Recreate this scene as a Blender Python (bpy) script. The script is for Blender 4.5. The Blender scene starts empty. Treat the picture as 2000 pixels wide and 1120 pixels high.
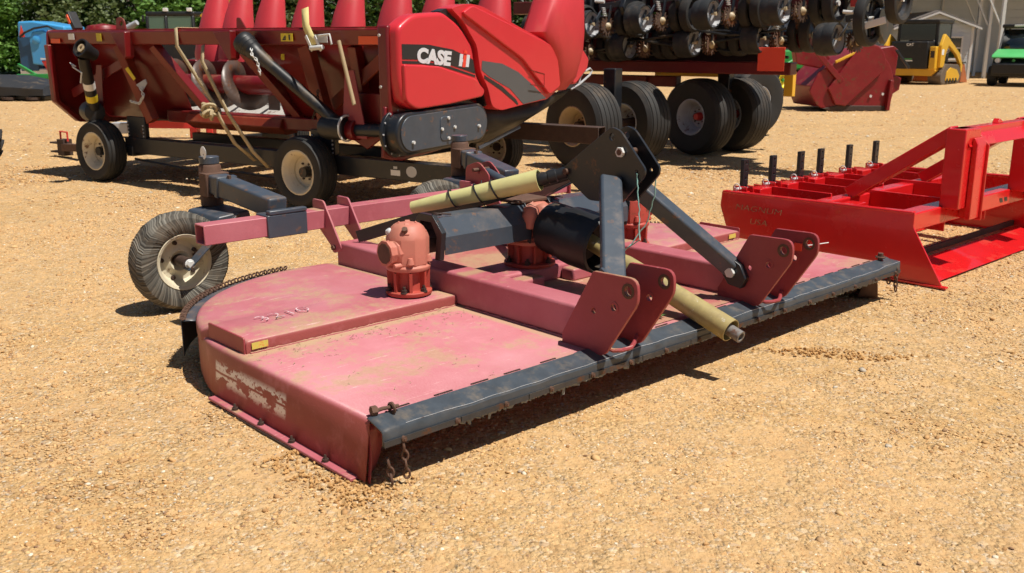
import bpy, bmesh, math, random
import numpy as np
from mathutils import Vector, Matrix
rnd = random.Random(7)
SC = bpy.context.scene
COL = SC.collection
R = math.radians

# ---------------------------------------------------------------- camera
cam_d = bpy.data.cameras.new("camera"); cam = bpy.data.objects.new("camera", cam_d); COL.objects.link(cam)
cam_d.sensor_width = 36.0; cam_d.lens = 34.02
cam_d.clip_start = 0.05; cam_d.clip_end = 1500
cam.location = (0, 0, 1.4); cam.rotation_euler = (R(90 - 14.25), 0, 0)
cam_d.dof.use_dof = True; cam_d.dof.focus_distance = 4.6; cam_d.dof.aperture_fstop = 6.3
SC.camera = cam
# ---------------------------------------------------------------- sky, sun, exposure
SUN = Vector((0.36, -0.20, 0.90)).normalized()
w = bpy.data.worlds.new("World"); SC.world = w; w.use_nodes = True
nt = w.node_tree; nt.nodes.clear()
sky = nt.nodes.new("ShaderNodeTexSky"); sky.sky_type = 'NISHITA'; sky.sun_disc = False
sky.sun_elevation = math.asin(SUN.z); sky.sun_rotation = math.atan2(SUN.x, SUN.y)
sky.air_density = 1.0; sky.dust_density = 0.7; sky.ozone_density = 1.0
bg = nt.nodes.new("ShaderNodeBackground"); bg.inputs[1].default_value = 0.05
wo = nt.nodes.new("ShaderNodeOutputWorld")
nt.links.new(sky.outputs[0], bg.inputs[0]); nt.links.new(bg.outputs[0], wo.inputs[0])
sl = bpy.data.lights.new("sun", 'SUN'); sl.energy = 5.0; sl.angle = R(0.53); sl.color = (1.0, 0.95, 0.865)
so = bpy.data.objects.new("sun", sl); COL.objects.link(so); so.location = (8, -5, 20)
so.rotation_euler = SUN.to_track_quat('Z', 'Y').to_euler()
SC.view_settings.view_transform = 'Standard'; SC.view_settings.look = 'None'
SC.view_settings.gamma = 1.0; SC.view_settings.exposure = 0.25; SC.view_settings.use_curve_mapping = False
SC.render.engine = 'CYCLES'
SC.cycles.use_adaptive_sampling = True; SC.cycles.adaptive_threshold = .03; SC.cycles.use_denoising = True
SC.cycles.max_bounces = 6; SC.cycles.diffuse_bounces = 3; SC.cycles.glossy_bounces = 3; SC.cycles.transmission_bounces = 3; SC.cycles.transparent_max_bounces = 4

# ---------------------------------------------------------------- materials
MATS = {}
def lk(nt, a, b): nt.links.new(a, b)
class NT:
    """tiny node helper"""
    def __init__(s, name):
        s.m = bpy.data.materials.new(name); s.m.use_nodes = True; s.t = s.m.node_tree; s.t.nodes.clear()
        s.out = s.n("ShaderNodeOutputMaterial"); s.p = s.n("ShaderNodeBsdfPrincipled")
        lk(s.t, s.p.outputs[0], s.out.inputs[0]); s.tc = s.n("ShaderNodeTexCoord"); s.geo = None
        MATS[name] = s.m
    def n(s, t): return s.t.nodes.new(t)
    def l(s, a, b): s.t.links.new(a, b)
    def noise(s, scale, detail=5, rough=.6, vec=None, off=None):
        x = s.n("ShaderNodeTexNoise"); x.inputs['Scale'].default_value = scale; x.inputs['Detail'].default_value = detail
        x.inputs['Roughness'].default_value = rough
        v = vec or s.tc.outputs['Object']
        if off or isinstance(scale, tuple):
            mp = s.n("ShaderNodeMapping"); s.l(v, mp.inputs[0]); mp.inputs['Location'].default_value = off or (0, 0, 0); v = mp.outputs[0]
        s.l(v, x.inputs['Vector']); return x.outputs[0]
    def ramp(s, fac, a, b, ca=(0, 0, 0, 1), cb=(1, 1, 1, 1)):
        r = s.n("ShaderNodeValToRGB"); r.color_ramp.elements[0].position = a; r.color_ramp.elements[1].position = b
        r.color_ramp.elements[0].color = ca; r.color_ramp.elements[1].color = cb
        s.l(fac, r.inputs[0]); return r.outputs[0]
    def mix(s, fac, a, b, mode='MIX'):
        x = s.n("ShaderNodeMix"); x.data_type = 'RGBA'; x.blend_type = mode
        for v, i in ((fac, 0), (a, 6), (b, 7)):
            if isinstance(v, (int, float)): x.inputs[i].default_value = v
            elif isinstance(v, tuple): x.inputs[i].default_value = v if len(v) == 4 else (*v, 1)
            else: s.l(v, x.inputs[i])
        return x.outputs[2]
    def math(s, op, a, b=0.0, c=None):
        x = s.n("ShaderNodeMath"); x.operation = op
        for i, v in enumerate((a, b) if c is None else (a, b, c)):
            if isinstance(v, (int, float)): x.inputs[i].default_value = v
            else: s.l(v, x.inputs[i])
        return x.outputs[0]
    def nz(s):
        g = s.n("ShaderNodeNewGeometry"); sp = s.n("ShaderNodeSeparateXYZ"); s.l(g.outputs['Normal'], sp.inputs[0]); return sp.outputs[2]
    def xyz(s):
        sp = s.n("ShaderNodeSeparateXYZ"); s.l(s.tc.outputs['Object'], sp.inputs[0]); return sp.outputs
    def bump(s, h, strength, dist):
        b = s.n("ShaderNodeBump"); b.inputs['Strength'].default_value = strength; b.inputs['Distance'].default_value = dist
        s.l(h, b.inputs['Height']); s.l(b.outputs[0], s.p.inputs['Normal'])
def sc(c, k): return tuple(min(1, x * k) for x in c)
def pm(name, col, rough=.5, metal=0., var=.18, vs=5., dust=0., dcol=(.36, .24, .12), ds=4., bump=.0, bs=70., rust=0., rcol=(.12, .045, .018), rs=9., coat=0., spec=.5):
    k = NT(name)
    c = k.mix(k.noise(vs, 3), sc(col, 1 - var), sc(col, 1 + var))
    if rust > 0:
        m = k.ramp(k.noise(rs, 6, .72), .62 - .22 * rust, .70 - .18 * rust)
        c = k.mix(m, c, rcol)
    rg = (rough,) * 3
    if dust > 0:
        m = k.ramp(k.noise(ds, 6, .68, off=(9, 4, 2)), .60 - .3 * dust, .86 - .2 * dust)
        u = k.ramp(k.nz(), .15, .85)
        m2 = k.math('MULTIPLY', m, k.math('MULTIPLY_ADD', u, .85, .15)); m2 = k.math('MULTIPLY', m2, min(1, .5 + dust * .5))
        c = k.mix(m2, c, dcol); rg = k.mix(m2, rg, (.9, .9, .9))
    k.l(c, k.p.inputs['Base Color'])
    if isinstance(rg, tuple): k.p.inputs['Roughness'].default_value = rough
    else: k.l(rg, k.p.inputs['Roughness']); k.p.inputs['Metallic'].default_value = metal
    k.p.inputs['Coat Weight'].default_value = coat; k.p.inputs['Specular IOR Level'].default_value = spec
    if bump > 0: k.bump(k.noise(bs, 2), bump, .004)
    return k.m
# paints
pm("bright_red_paint", (.62, .012, .014), .27, var=.10, dust=.12, coat=.4, bump=.03, bs=25)
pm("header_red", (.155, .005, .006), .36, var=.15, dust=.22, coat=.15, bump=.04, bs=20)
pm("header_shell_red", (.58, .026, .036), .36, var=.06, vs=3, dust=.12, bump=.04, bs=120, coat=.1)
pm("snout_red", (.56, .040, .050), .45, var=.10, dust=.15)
pm("header_orange_red", (.20, .026, .008), .5, var=.2, dust=.2)
pm("planter_red", (.11, .004, .005), .42, var=.2, dust=.3)
pm("flag_orange", (.75, .065, .03), .5, var=.06)
pm("flail_red", (.20, .006, .010), .42, var=.25, dust=.25, rust=.25)
pm("black_paint", (.013, .015, .019), .34, var=.3, dust=.22, rust=.12, bump=.05, bs=40)
pm("blue_black_paint", (.050, .063, .082), .36, var=.25, vs=9, dust=.38, dcol=(.22, .14, .085), ds=7, rust=.12, rcol=(.16, .085, .05), rs=14, bump=.06, bs=30)
pm("black_plastic", (.012, .012, .013), .45, var=.3, dust=.25, bump=.05, bs=30)
pm("black_rubber", (.016, .017, .018), .62, var=.3, dust=.3, dcol=(.22, .16, .10), bump=.15, bs=40)
pm("flap_rubber", (.050, .060, .072), .40, var=.5, vs=14, dust=.30, dcol=(.20, .145, .09), ds=13, bump=.3, bs=26)
pm("flap_fringe", (.21, .21, .19), .9, var=.35, vs=40)
pm("tyre_rubber", (.016, .0155, .015), .72, var=.35, vs=7, dust=.42, dcol=(.15, .105, .065), bump=.1, bs=50)
pm("laminated_tyre", (.155, .145, .125), .92, var=.8, vs=45, dust=.3, dcol=(.25, .19, .12), bump=.3, bs=90)
pm("cream_rim", (.62, .55, .40), .5, var=.12, dust=.1, rust=.22)
pm("tan_rim", (.42, .33, .20), .5, var=.15, rust=.2)
pm("grey_rim", (.40, .41, .43), .45, var=.2, rust=.15)
pm("rust_steel", (.105, .052, .032), .8, .25, var=.5, vs=22, bump=.3, bs=120)
pm("dark_rust", (.05, .028, .02), .7, .2, var=.5, vs=20, bump=.3, bs=80)
pm("shaft_steel", (.20, .185, .175), .42, .75, var=.3, vs=12, rust=.3)
pm("bare_steel", (.45, .43, .40), .38, .85, var=.2, vs=12, rust=.15)
pm("worn_auger", (.085, .055, .042), .40, .5, var=.4, vs=8, rust=.35)
pm("zinc", (.62, .62, .60), .35, .7, var=.15)
pm("gearbox_coral", (.49, .165, .115), .55, var=.16, vs=10, rust=.10, rcol=(.16, .07, .045), rs=7, dust=.38, dcol=(.30, .16, .09), ds=12, bump=.22, bs=55)
pm("gearbox_red", (.40, .055, .035), .55, var=.22, vs=8, dust=.3, dcol=(.26, .14, .08), ds=12, rust=.15, bump=.22, bs=55)
pm("yellow_tube", (.56, .53, .23), .5, var=.16, vs=7, dust=.35, dcol=(.33, .23, .10), ds=6, bump=.05)
pm("yellow_tube_dirty", (.36, .285, .115), .5, var=.3, vs=14, dust=.55, dcol=(.17, .11, .055), ds=11, rust=.12, rcol=(.62, .60, .52), rs=22, bump=.06)
pm("strap_tan", (.42, .33, .19), .85, var=.25, vs=30, bump=.3, bs=200)
pm("wood_stick", (.40, .30, .17), .8, var=.2)
pm("strap_yellow", (.60, .50, .20), .75, var=.2, vs=20)
pm("teal_cord", (.25, .48, .44), .7, var=.1)
pm("clamp_steel", (.05, .048, .05), .5, .3, var=.4, vs=15, rust=.35, dust=.3)
pm("worn_white", (.72, .55, .56), .6, var=.1, rust=.62, rcol=(.46, .135, .16), rs=60)
pm("white_paint", (.78, .78, .76), .5, var=.06)
pm("grey_sticker", (.55, .55, .55), .5, var=.1)
pm("yellow_sticker", (.72, .56, .03), .45, var=.06)
pm("faded_sticker", (.62, .52, .10), .6, var=.3, vs=60, rust=.5, rcol=(.65, .22, .05), rs=60)
pm("orange_reflector", (.80, .10, .02), .3, var=.04)
pm("cut_letters", (.52, .38, .22), .8, var=.1, rust=.42, rcol=(.16, .004, .006), rs=42)
pm("letter_silver", (.62, .63, .66), .4, var=.03)
pm("letter_red", (.75, .06, .03), .4, var=.03)
pm("stripe_black", (.018, .018, .02), .38, var=.1)
pm("swoosh_grey", (.085, .088, .092), .42, var=.1)
pm("cat_yellow", (.72, .40, .025), .42, var=.08, dust=.2)
pm("cat_black", (.012, .012, .013), .45, var=.2, dust=.15)
pm("track_rubber", (.13, .095, .065), .85, var=.3, vs=12)
pm("bucket_orange", (.42, .12, .035), .6, var=.2, rust=.2)
pm("deere_green", (.035, .26, .055), .38, var=.08, coat=.2)
pm("utv_green", (.10, .50, .15), .38, var=.04, coat=.2)
pm("deere_yellow", (.72, .60, .02), .42, var=.06)
pm("sky_blue_paint", (.06, .33, .66), .38, var=.06, dust=.1, coat=.2)
pm("dark_blue_paint", (.02, .08, .17), .45, var=.1)
pm("tarp_black", (.020, .021, .024), .55, var=.3, vs=3, dust=.2, bump=.3, bs=4)
pm("bright_red_far", (.60, .035, .03), .45, var=.08)
pm("siding", (.56, .62, .68), .6, var=.05)
pm("back_wall_siding", (.56, .62, .68), .6, var=.06)  # barn back wall, same colour as siding
pm("shed_trim", (.72, .72, .71), .5, var=.04)
pm("post_white", (.62, .63, .63), .45, .1, var=.06)
pm("roof_metal", (.50, .51, .52), .4, .4, var=.06)
pm("shed_roof", (.13, .11, .10), .85, var=.15, vs=12)
pm("beam_wood", (.28, .17, .08), .8, var=.25, vs=9)
pm("bark", (.09, .065, .045), .9, var=.3, vs=9, bump=.5, bs=20)
def laminated():
    k = NT("laminated_tyre"); at = k.n("ShaderNodeAttribute"); at.attribute_name = "lam"
    c = k.mix(at.outputs['Fac'], (.035, .032, .028), (.27, .25, .21)); c = k.mix(k.math('MULTIPLY', k.ramp(k.noise(9, 5, .7), .45, .7), .5), c, (.20, .15, .10))
    k.l(c, k.p.inputs['Base Color']); k.p.inputs['Roughness'].default_value = .92; k.p.inputs['Specular IOR Level'].default_value = .2
laminated()
def glass(name, col, rough=.05):
    k = NT(name); k.p.inputs['Base Color'].default_value = (*col, 1); k.p.inputs['Roughness'].default_value = rough
    k.p.inputs['Specular IOR Level'].default_value = .8; k.p.inputs['Coat Weight'].default_value = .6
    return k.m
glass("dark_glass", (.012, .016, .018)); glass("cab_glass", (.10, .17, .12))  # cab_glass is opaque; the reflected green is painted into its colour

def mower_paint(name, base, fade, dustamt):
    """sun-bleached red paint: pink fade, shade painted on steep faces, tan dust in the corners, brown scuffs, peeled white decal patch on the left side"""
    k = NT(name)
    n1 = k.noise(2.2, 7, .6); n2 = k.noise(9, 8, .65, off=(4, 2, 7))
    up0 = k.ramp(k.nz(), .25, .8); c = k.mix(k.ramp(n1, .30, .72), base, fade); c = k.mix(up0, k.mix(n1, (.255, .055, .050), (.335, .078, .070)), c) if name == 'faded_paint' else c  # faded_paint: bleached tops, steep faces darkened to paint in the sides' shade
    c = k.mix(k.math('MULTIPLY', k.ramp(n2, .55, .78), .45), c, sc(fade, 1.22))
    up = k.ramp(k.nz(), .3, .9)
    # tan dust patches on top faces
    d = k.ramp(k.noise(3.6, 12, .80, off=(1.2, 3.4, 0)), .58 - .10 * dustamt, .66 - .08 * dustamt)
    d = k.math('MULTIPLY', k.math('MULTIPLY', d, up), .75)
    c = k.mix(d, c, k.mix(k.noise(60, 4), (.30, .19, .10), (.46, .32, .18)))
    # brown scuffs and stains anywhere
    s = k.ramp(k.noise(6.5, 12, .86, off=(7, 2, 4)), .63, .68); chip = k.ramp(k.noise(48, 4, .7, off=(2, 2, 9)), .70, .73); c = k.mix(k.math('MULTIPLY', chip, .7), c, (.12, .05, .03))
    c = k.mix(k.math('MULTIPLY', s, .55), c, (.17, .065, .035))
    # pale scratches
    mp = k.n("ShaderNodeMapping"); k.l(k.tc.outputs['Object'], mp.inputs[0]); mp.inputs['Scale'].default_value = (3, 30, 26); mp.inputs['Rotation'].default_value = (0, 0, .35)
    x = k.noise(1.6, 9, .75, vec=mp.outputs[0])
    c = k.mix(k.math('MULTIPLY', k.math('MULTIPLY', k.ramp(x, .62, .66), up), .55), c, (.75, .55, .50))
    # dust line along the step and beam seams
    sx0 = k.xyz()
    def near(v, p, w_): return k.math('MAXIMUM', 0.0, k.math('SUBTRACT', 1.0, k.math('DIVIDE', k.math('ABSOLUTE', k.math('SUBTRACT', v, p)), w_)))
    seam = k.math('MAXIMUM', near(sx0[1], .835, .07), near(sx0[0], 1.10, .05))
    sm = k.math('MULTIPLY', k.ramp(k.math('MULTIPLY', seam, k.math('ADD', .3, k.noise(14, 5, .7))), .25, .62), k.math('MULTIPLY', up, .8))
    c = k.mix(sm, c, (.40, .27, .15))
    # thin vertical run marks / black scuffs on the sides
    sx = k.xyz()
    # peeled white decal on the left skirt (object-space rectangle)
    def band(v, a, b, soft): 
        lo = k.n("ShaderNodeMapRange"); k.l(v, lo.inputs[0]); lo.inputs[1].default_value = a - soft; lo.inputs[2].default_value = a + soft
        hi = k.n("ShaderNodeMapRange"); k.l(v, hi.inputs[0]); hi.inputs[1].default_value = b + soft; hi.inputs[2].default_value = b - soft
        return k.math('MULTIPLY', lo.outputs[0], hi.outputs[0])
    if name == "faded_paint":
        reg = k.math('MULTIPLY', band(sx[1], .50, 1.05, .006), band(sx[2], .078, .158, .012))
        reg = k.math('MULTIPLY', reg, band(sx[0], -.05, .06, .01))
        mp2 = k.n("ShaderNodeMapping"); k.l(k.tc.outputs['Object'], mp2.inputs[0]); mp2.inputs['Scale'].default_value = (1, 1, 1.7); mp2.inputs['Rotation'].default_value = (.5, 0, 0)
        pz = k.noise(12, 5, .62, vec=mp2.outputs[0]); gap = k.noise(75, 5, .6)
        pk = k.math('MULTIPLY', k.ramp(pz, .475, .487), k.ramp(gap, .38, .42))
        lineb = k.math('ABSOLUTE', k.math('SUBTRACT', sx[2], .118)); pk = k.math('MULTIPLY', pk, k.ramp(k.math('MULTIPLY', lineb, 60), .2, .35))
        c = k.mix(k.math('MULTIPLY', k.math('MULTIPLY', reg, pk), .92), c, (.82, .80, .80))
    k.l(c, k.p.inputs['Base Color'])
    k.l(k.mix(d, (.46,) * 3, (.9,) * 3), k.p.inputs['Roughness'])
    k.p.inputs['Specular IOR Level'].default_value = .45
    k.bump(k.mix(.35, k.noise(4.0, 3), k.noise(120, 3)), .35, .007)
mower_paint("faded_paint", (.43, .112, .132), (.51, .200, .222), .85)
mower_paint("beam_paint", (.38, .085, .105), (.49, .165, .190), .35)
mower_paint("dusty_paint", (.40, .11, .10), (.46, .17, .15), 1.5)
mower_paint("plate_paint", (.27, .040, .045), (.33, .058, .066), .1)

# ---------------------------------------------------------------- mesh helpers
def bx(bm, x0, x1, y0, y1, z0, z1, M=None):
    vs = [bm.verts.new(Vector(p) if M is None else M @ Vector(p)) for p in
          ((x0, y0, z0), (x1, y0, z0), (x1, y1, z0), (x0, y1, z0), (x0, y0, z1), (x1, y0, z1), (x1, y1, z1), (x0, y1, z1))]
    for f in ((3, 2, 1, 0), (4, 5, 6, 7), (0, 1, 5, 4), (1, 2, 6, 5), (2, 3, 7, 6), (3, 0, 4, 7)): bm.faces.new([vs[i] for i in f])
def frame(axis, up=(0, 0, 1)):
    a = Vector(axis).normalized(); u = Vector(up)
    if abs(a.dot(u)) > .98: u = Vector((0, 1, 0))
    x = u.cross(a).normalized(); y = a.cross(x); return x, y, a
def lathe(bm, prof, p0, axis, n=32, closed=False, ripple=None):
    """profile [(radius, along axis)]"""
    x, y, a = frame(axis); p0 = Vector(p0); rings = []
    for j, (r, h) in enumerate(prof):
        if r < 1e-6: rings.append([bm.verts.new(p0 + a * h)]); continue
        ring = []
        for i in range(n):
            t = 2 * math.pi * i / n; rr = r + (ripple(i, j) if ripple else 0)
            ring.append(bm.verts.new(p0 + a * h + (x * math.cos(t) + y * math.sin(t)) * rr))
        rings.append(ring)
    pairs = list(zip(rings, rings[1:])) + ([(rings[-1], rings[0])] if closed else [])
    for A, B in pairs:
        for i in range(n):
            j = (i + 1) % n
            if len(A) == 1 and len(B) == 1: continue
            if len(A) == 1: bm.faces.new((A[0], B[j], B[i]))
            elif len(B) == 1: bm.faces.new((A[i], A[j], B[0]))
            else: bm.faces.new((A[i], A[j], B[j], B[i]))
def cyl(bm, p0, p1, r0, r1=None, n=20, caps=True):
    p0 = Vector(p0); p1 = Vector(p1); d = p1 - p0; L = d.length; r1 = r0 if r1 is None else r1
    lathe(bm, ([(0, 0)] if caps else []) + [(r0, 0), (r1, L)] + ([(0, L)] if caps else []), p0, d, n)
def tube(bm, pts, r, n=8, closed=False):
    pts = [Vector(p) for p in pts]; N = len(pts); rings = []
    t0 = (pts[1] - pts[0]).normalized(); x, y, _ = frame(t0)
    for i, p in enumerate(pts):
        if closed: t = (pts[(i + 1) % N] - pts[i - 1]).normalized()
        else: t = (pts[min(i + 1, N - 1)] - pts[max(i - 1, 0)]).normalized()
        x = (x - t * x.dot(t)).normalized(); y = t.cross(x)
        rr = r[i] if isinstance(r, (list, tuple)) else r
        rings.append([bm.verts.new(p + (x * math.cos(2 * math.pi * k / n) + y * math.sin(2 * math.pi * k / n)) * rr) for k in range(n)])
    for a in range(N if closed else N - 1):
        A, B = rings[a], rings[(a + 1) % N]
        for k in range(n): bm.faces.new((A[k], A[(k + 1) % n], B[(k + 1) % n], B[k]))
    if not closed: bm.faces.new(rings[0][::-1]); bm.faces.new(rings[-1])
def bar(bm, p0, p1, w, h, up=(0, 0, 1)):
    """rectangular bar: w across, h along 'up'"""
    p0 = Vector(p0); p1 = Vector(p1); x, y, a = frame(p1 - p0, up); L = (p1 - p0).length
    M = Matrix((( x.x, y.x, a.x, p0.x), (x.y, y.y, a.y, p0.y), (x.z, y.z, a.z, p0.z), (0, 0, 0, 1)))
    bx(bm, -w / 2, w / 2, -h / 2, h / 2, 0, L, M)
def hollow(bm, p0, p1, w, h, t, up=(0, 0, 1)):
    """square tube with open ends"""
    p0 = Vector(p0); p1 = Vector(p1); x, y, a = frame(p1 - p0, up)
    def ring(p, w, h): return [bm.verts.new(p + x * i * w / 2 + y * j * h / 2) for i, j in ((-1, -1), (1, -1), (1, 1), (-1, 1))]
    o0, o1, i0, i1 = ring(p0, w, h), ring(p1, w, h), ring(p0, w - 2 * t, h - 2 * t), ring(p1, w - 2 * t, h - 2 * t)
    for k in range(4):
        j = (k + 1) % 4
        bm.faces.new((o0[k], o0[j], o1[j], o1[k])); bm.faces.new((i0[j], i0[k], i1[k], i1[j]))
        bm.faces.new((o0[j], o0[k], i0[k], i0[j])); bm.faces.new((o1[k], o1[j], i1[j], i1[k]))
def prism(bm, pts, f, a0, a1):
    """extrude polygon pts2d between a0 and a1; f(u,v,a)->xyz"""
    A = [bm.verts.new(f(u, v, a0)) for u, v in pts]; B = [bm.verts.new(f(u, v, a1)) for u, v in pts]; n = len(pts)
    bm.faces.new(A[::-1]); bm.faces.new(B)
    for i in range(n): bm.faces.new((A[i], A[(i + 1) % n], B[(i + 1) % n], B[i]))
YZ = lambda u, v, a: (a, u, v)
XZ = lambda u, v, a: (u, a, v)
XY = lambda u, v, a: (u, v, a)
def hexnut(bm, p, axis, r, h): cyl(bm, p, Vector(p) + Vector(axis).normalized() * h, r, n=6)
def link(me, name, mat, parent=None, bevel=0., seg=2, smooth=40, solid=0.):
    o = bpy.data.objects.new(name, me); COL.objects.link(o)
    me.materials.clear(); me.materials.append(MATS[mat])
    if smooth:
        me.polygons.foreach_set('use_smooth', [True] * len(me.polygons)); me.set_sharp_from_angle(angle=R(smooth))
    if parent: o.parent = parent
    if solid:
        s = o.modifiers.new("solid", 'SOLIDIFY'); s.thickness = solid; s.offset = -1
    if bevel:
        b = o.modifiers.new("bevel", 'BEVEL'); b.width = bevel; b.segments = seg; b.limit_method = 'ANGLE'; b.angle_limit = R(35)
        b.harden_normals = False
    return o
def ob(name, bm, mat, parent=None, **kw):
    if kw.pop('fix', True): bmesh.ops.recalc_face_normals(bm, faces=bm.faces)
    me = bpy.data.meshes.new(name); bm.to_mesh(me); bm.free(); return link(me, name, mat, parent, **kw)
class BM:
    """with BM('name','mat',parent) as b: ..."""
    def __init__(s, name, mat, parent=None, **kw): s.a = (name, mat, parent, kw)
    def __enter__(s): s.bm = bmesh.new(); return s.bm
    def __exit__(s, e, *a):
        if e is None: BM.last = ob(s.a[0], s.bm, s.a[1], s.a[2], **s.a[3])
def curve_mesh(cu):
    o = bpy.data.objects.new("tmp", cu); COL.objects.link(o); dg = bpy.context.evaluated_depsgraph_get()
    me = bpy.data.meshes.new_from_object(o.evaluated_get(dg)); bpy.data.objects.remove(o); bpy.data.curves.remove(cu); return me
def circ(c, r, n=16): return [(c[0] + r * math.cos(2 * math.pi * i / n), c[1] + r * math.sin(2 * math.pi * i / n)) for i in range(n)]
def plate(name, mat, parent, pts, f, a, t, holes=(), bev=.0015, **kw):
    """flat plate with real holes; polygon (u,v), centred at a with thickness t along the third axis of f"""
    cu = bpy.data.curves.new("p", 'CURVE'); cu.dimensions = '2D'; cu.fill_mode = 'BOTH'; cu.extrude = max(t / 2 - bev, .0004); cu.bevel_depth = bev; cu.bevel_resolution = 0; cu.offset = -bev
    for loop in [pts] + [circ((h[0], h[1]), h[2], 18) for h in holes]:
        s = cu.splines.new('POLY'); s.points.add(len(loop) - 1); s.use_cyclic_u = True
        for q, p in zip(s.points, loop): q.co = (p[0], p[1], 0, 1)
    me = curve_mesh(cu)
    for v in me.vertices: v.co = f(v.co.x, v.co.y, a + v.co.z)
    b = bmesh.new(); b.from_mesh(me); bmesh.ops.remove_doubles(b, verts=b.verts, dist=1e-5); bmesh.ops.recalc_face_normals(b, faces=b.faces); b.to_mesh(me); b.free()
    return link(me, name, mat, parent, smooth=30, **kw)
def rounded(pts, rads, n=4):
    out = []
    N = len(pts)
    for i in range(N):
        p = Vector((*pts[i], 0)); r = rads[i] if isinstance(rads, (list, tuple)) else rads
        if not r: out.append((p.x, p.y)); continue
        a = (Vector((*pts[i - 1], 0)) - p); b = (Vector((*pts[(i + 1) % N], 0)) - p)
        r = min(r, a.length * .48, b.length * .48); a = p + a.normalized() * r; b = p + b.normalized() * r
        for k in range(n + 1):
            t = k / n; q = a * (1 - t) ** 2 + p * 2 * t * (1 - t) + b * t * t; out.append((q.x, q.y))
    return out
def text(name, mat, parent, body, size, M, ext=.002, shear=0., bold=0., xs=1., align='LEFT'):
    cu = bpy.data.curves.new("t", 'FONT'); cu.body = body; cu.size = size; cu.extrude = ext; cu.shear = shear; cu.offset = bold; cu.align_x = align
    cu.resolution_u = 4
    me = curve_mesh(cu)
    for v in me.vertices: v.co = M @ Vector((v.co.x * xs, v.co.y, v.co.z))
    return link(me, name, mat, parent, smooth=0)
def basis(o, x, y):
    x = Vector(x).normalized(); y = Vector(y); y = (y - x * y.dot(x)).normalized(); z = x.cross(y)
    return Matrix(((x.x, y.x, z.x, o[0]), (x.y, y.y, z.y, o[1]), (x.z, y.z, z.z, o[2]), (0, 0, 0, 1)))
def empty(name, loc, yaw, label, cat, group=None):
    o = bpy.data.objects.new(name, None); COL.objects.link(o); o.location = loc; o.rotation_euler = (0, 0, R(yaw)); o.empty_display_size = .2
    return tag(o, label, cat, group)
def tag(o, label, cat, group=None):
    o['label'] = label; o['category'] = cat
    if group: o['group'] = group
    return o
def dup(o, parent=None, M=None):
    c = o.copy(); COL.objects.link(c); c.parent = parent
    if M is not None: c.matrix_local = M @ o.matrix_local if parent else M @ o.matrix_world
    for ch in list(o.children): dup(ch, c)
    return c
def torus_pts(c, axis, r, n=14, sx=1., sy=1.):
    x, y, a = frame(axis); c = Vector(c)
    return [c + x * math.cos(2 * math.pi * i / n) * r * sx + y * math.sin(2 * math.pi * i / n) * r * sy for i in range(n)]
def chain(name, parent, pts, rad=.004, ln=.028, mat="rust_steel", sub=True):
    """links along a polyline; every link its own piece"""
    P = [Vector(p) for p in pts]; d = []
    for a, b in zip(P, P[1:]):
        k = max(1, int((b - a).length / (ln * .72)))
        d += [(a.lerp(b, (i + .5) / k), (b - a).normalized()) for i in range(k)]
    first = None
    for i, (c, t) in enumerate(d):
        x, y, a = frame(t, (0.3, .5, .2)); s = x if i % 2 else y
        q = [c + t * math.cos(2 * math.pi * j / 12) * ln * .5 + s * math.sin(2 * math.pi * j / 12) * ln * .3 for j in range(12)]
        b = bmesh.new(); tube(b, q, rad, 6, True)
        o = ob(name if first is None else "link", b, mat, parent if first is None else first)
        if first is None: first = o
    return first
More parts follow.
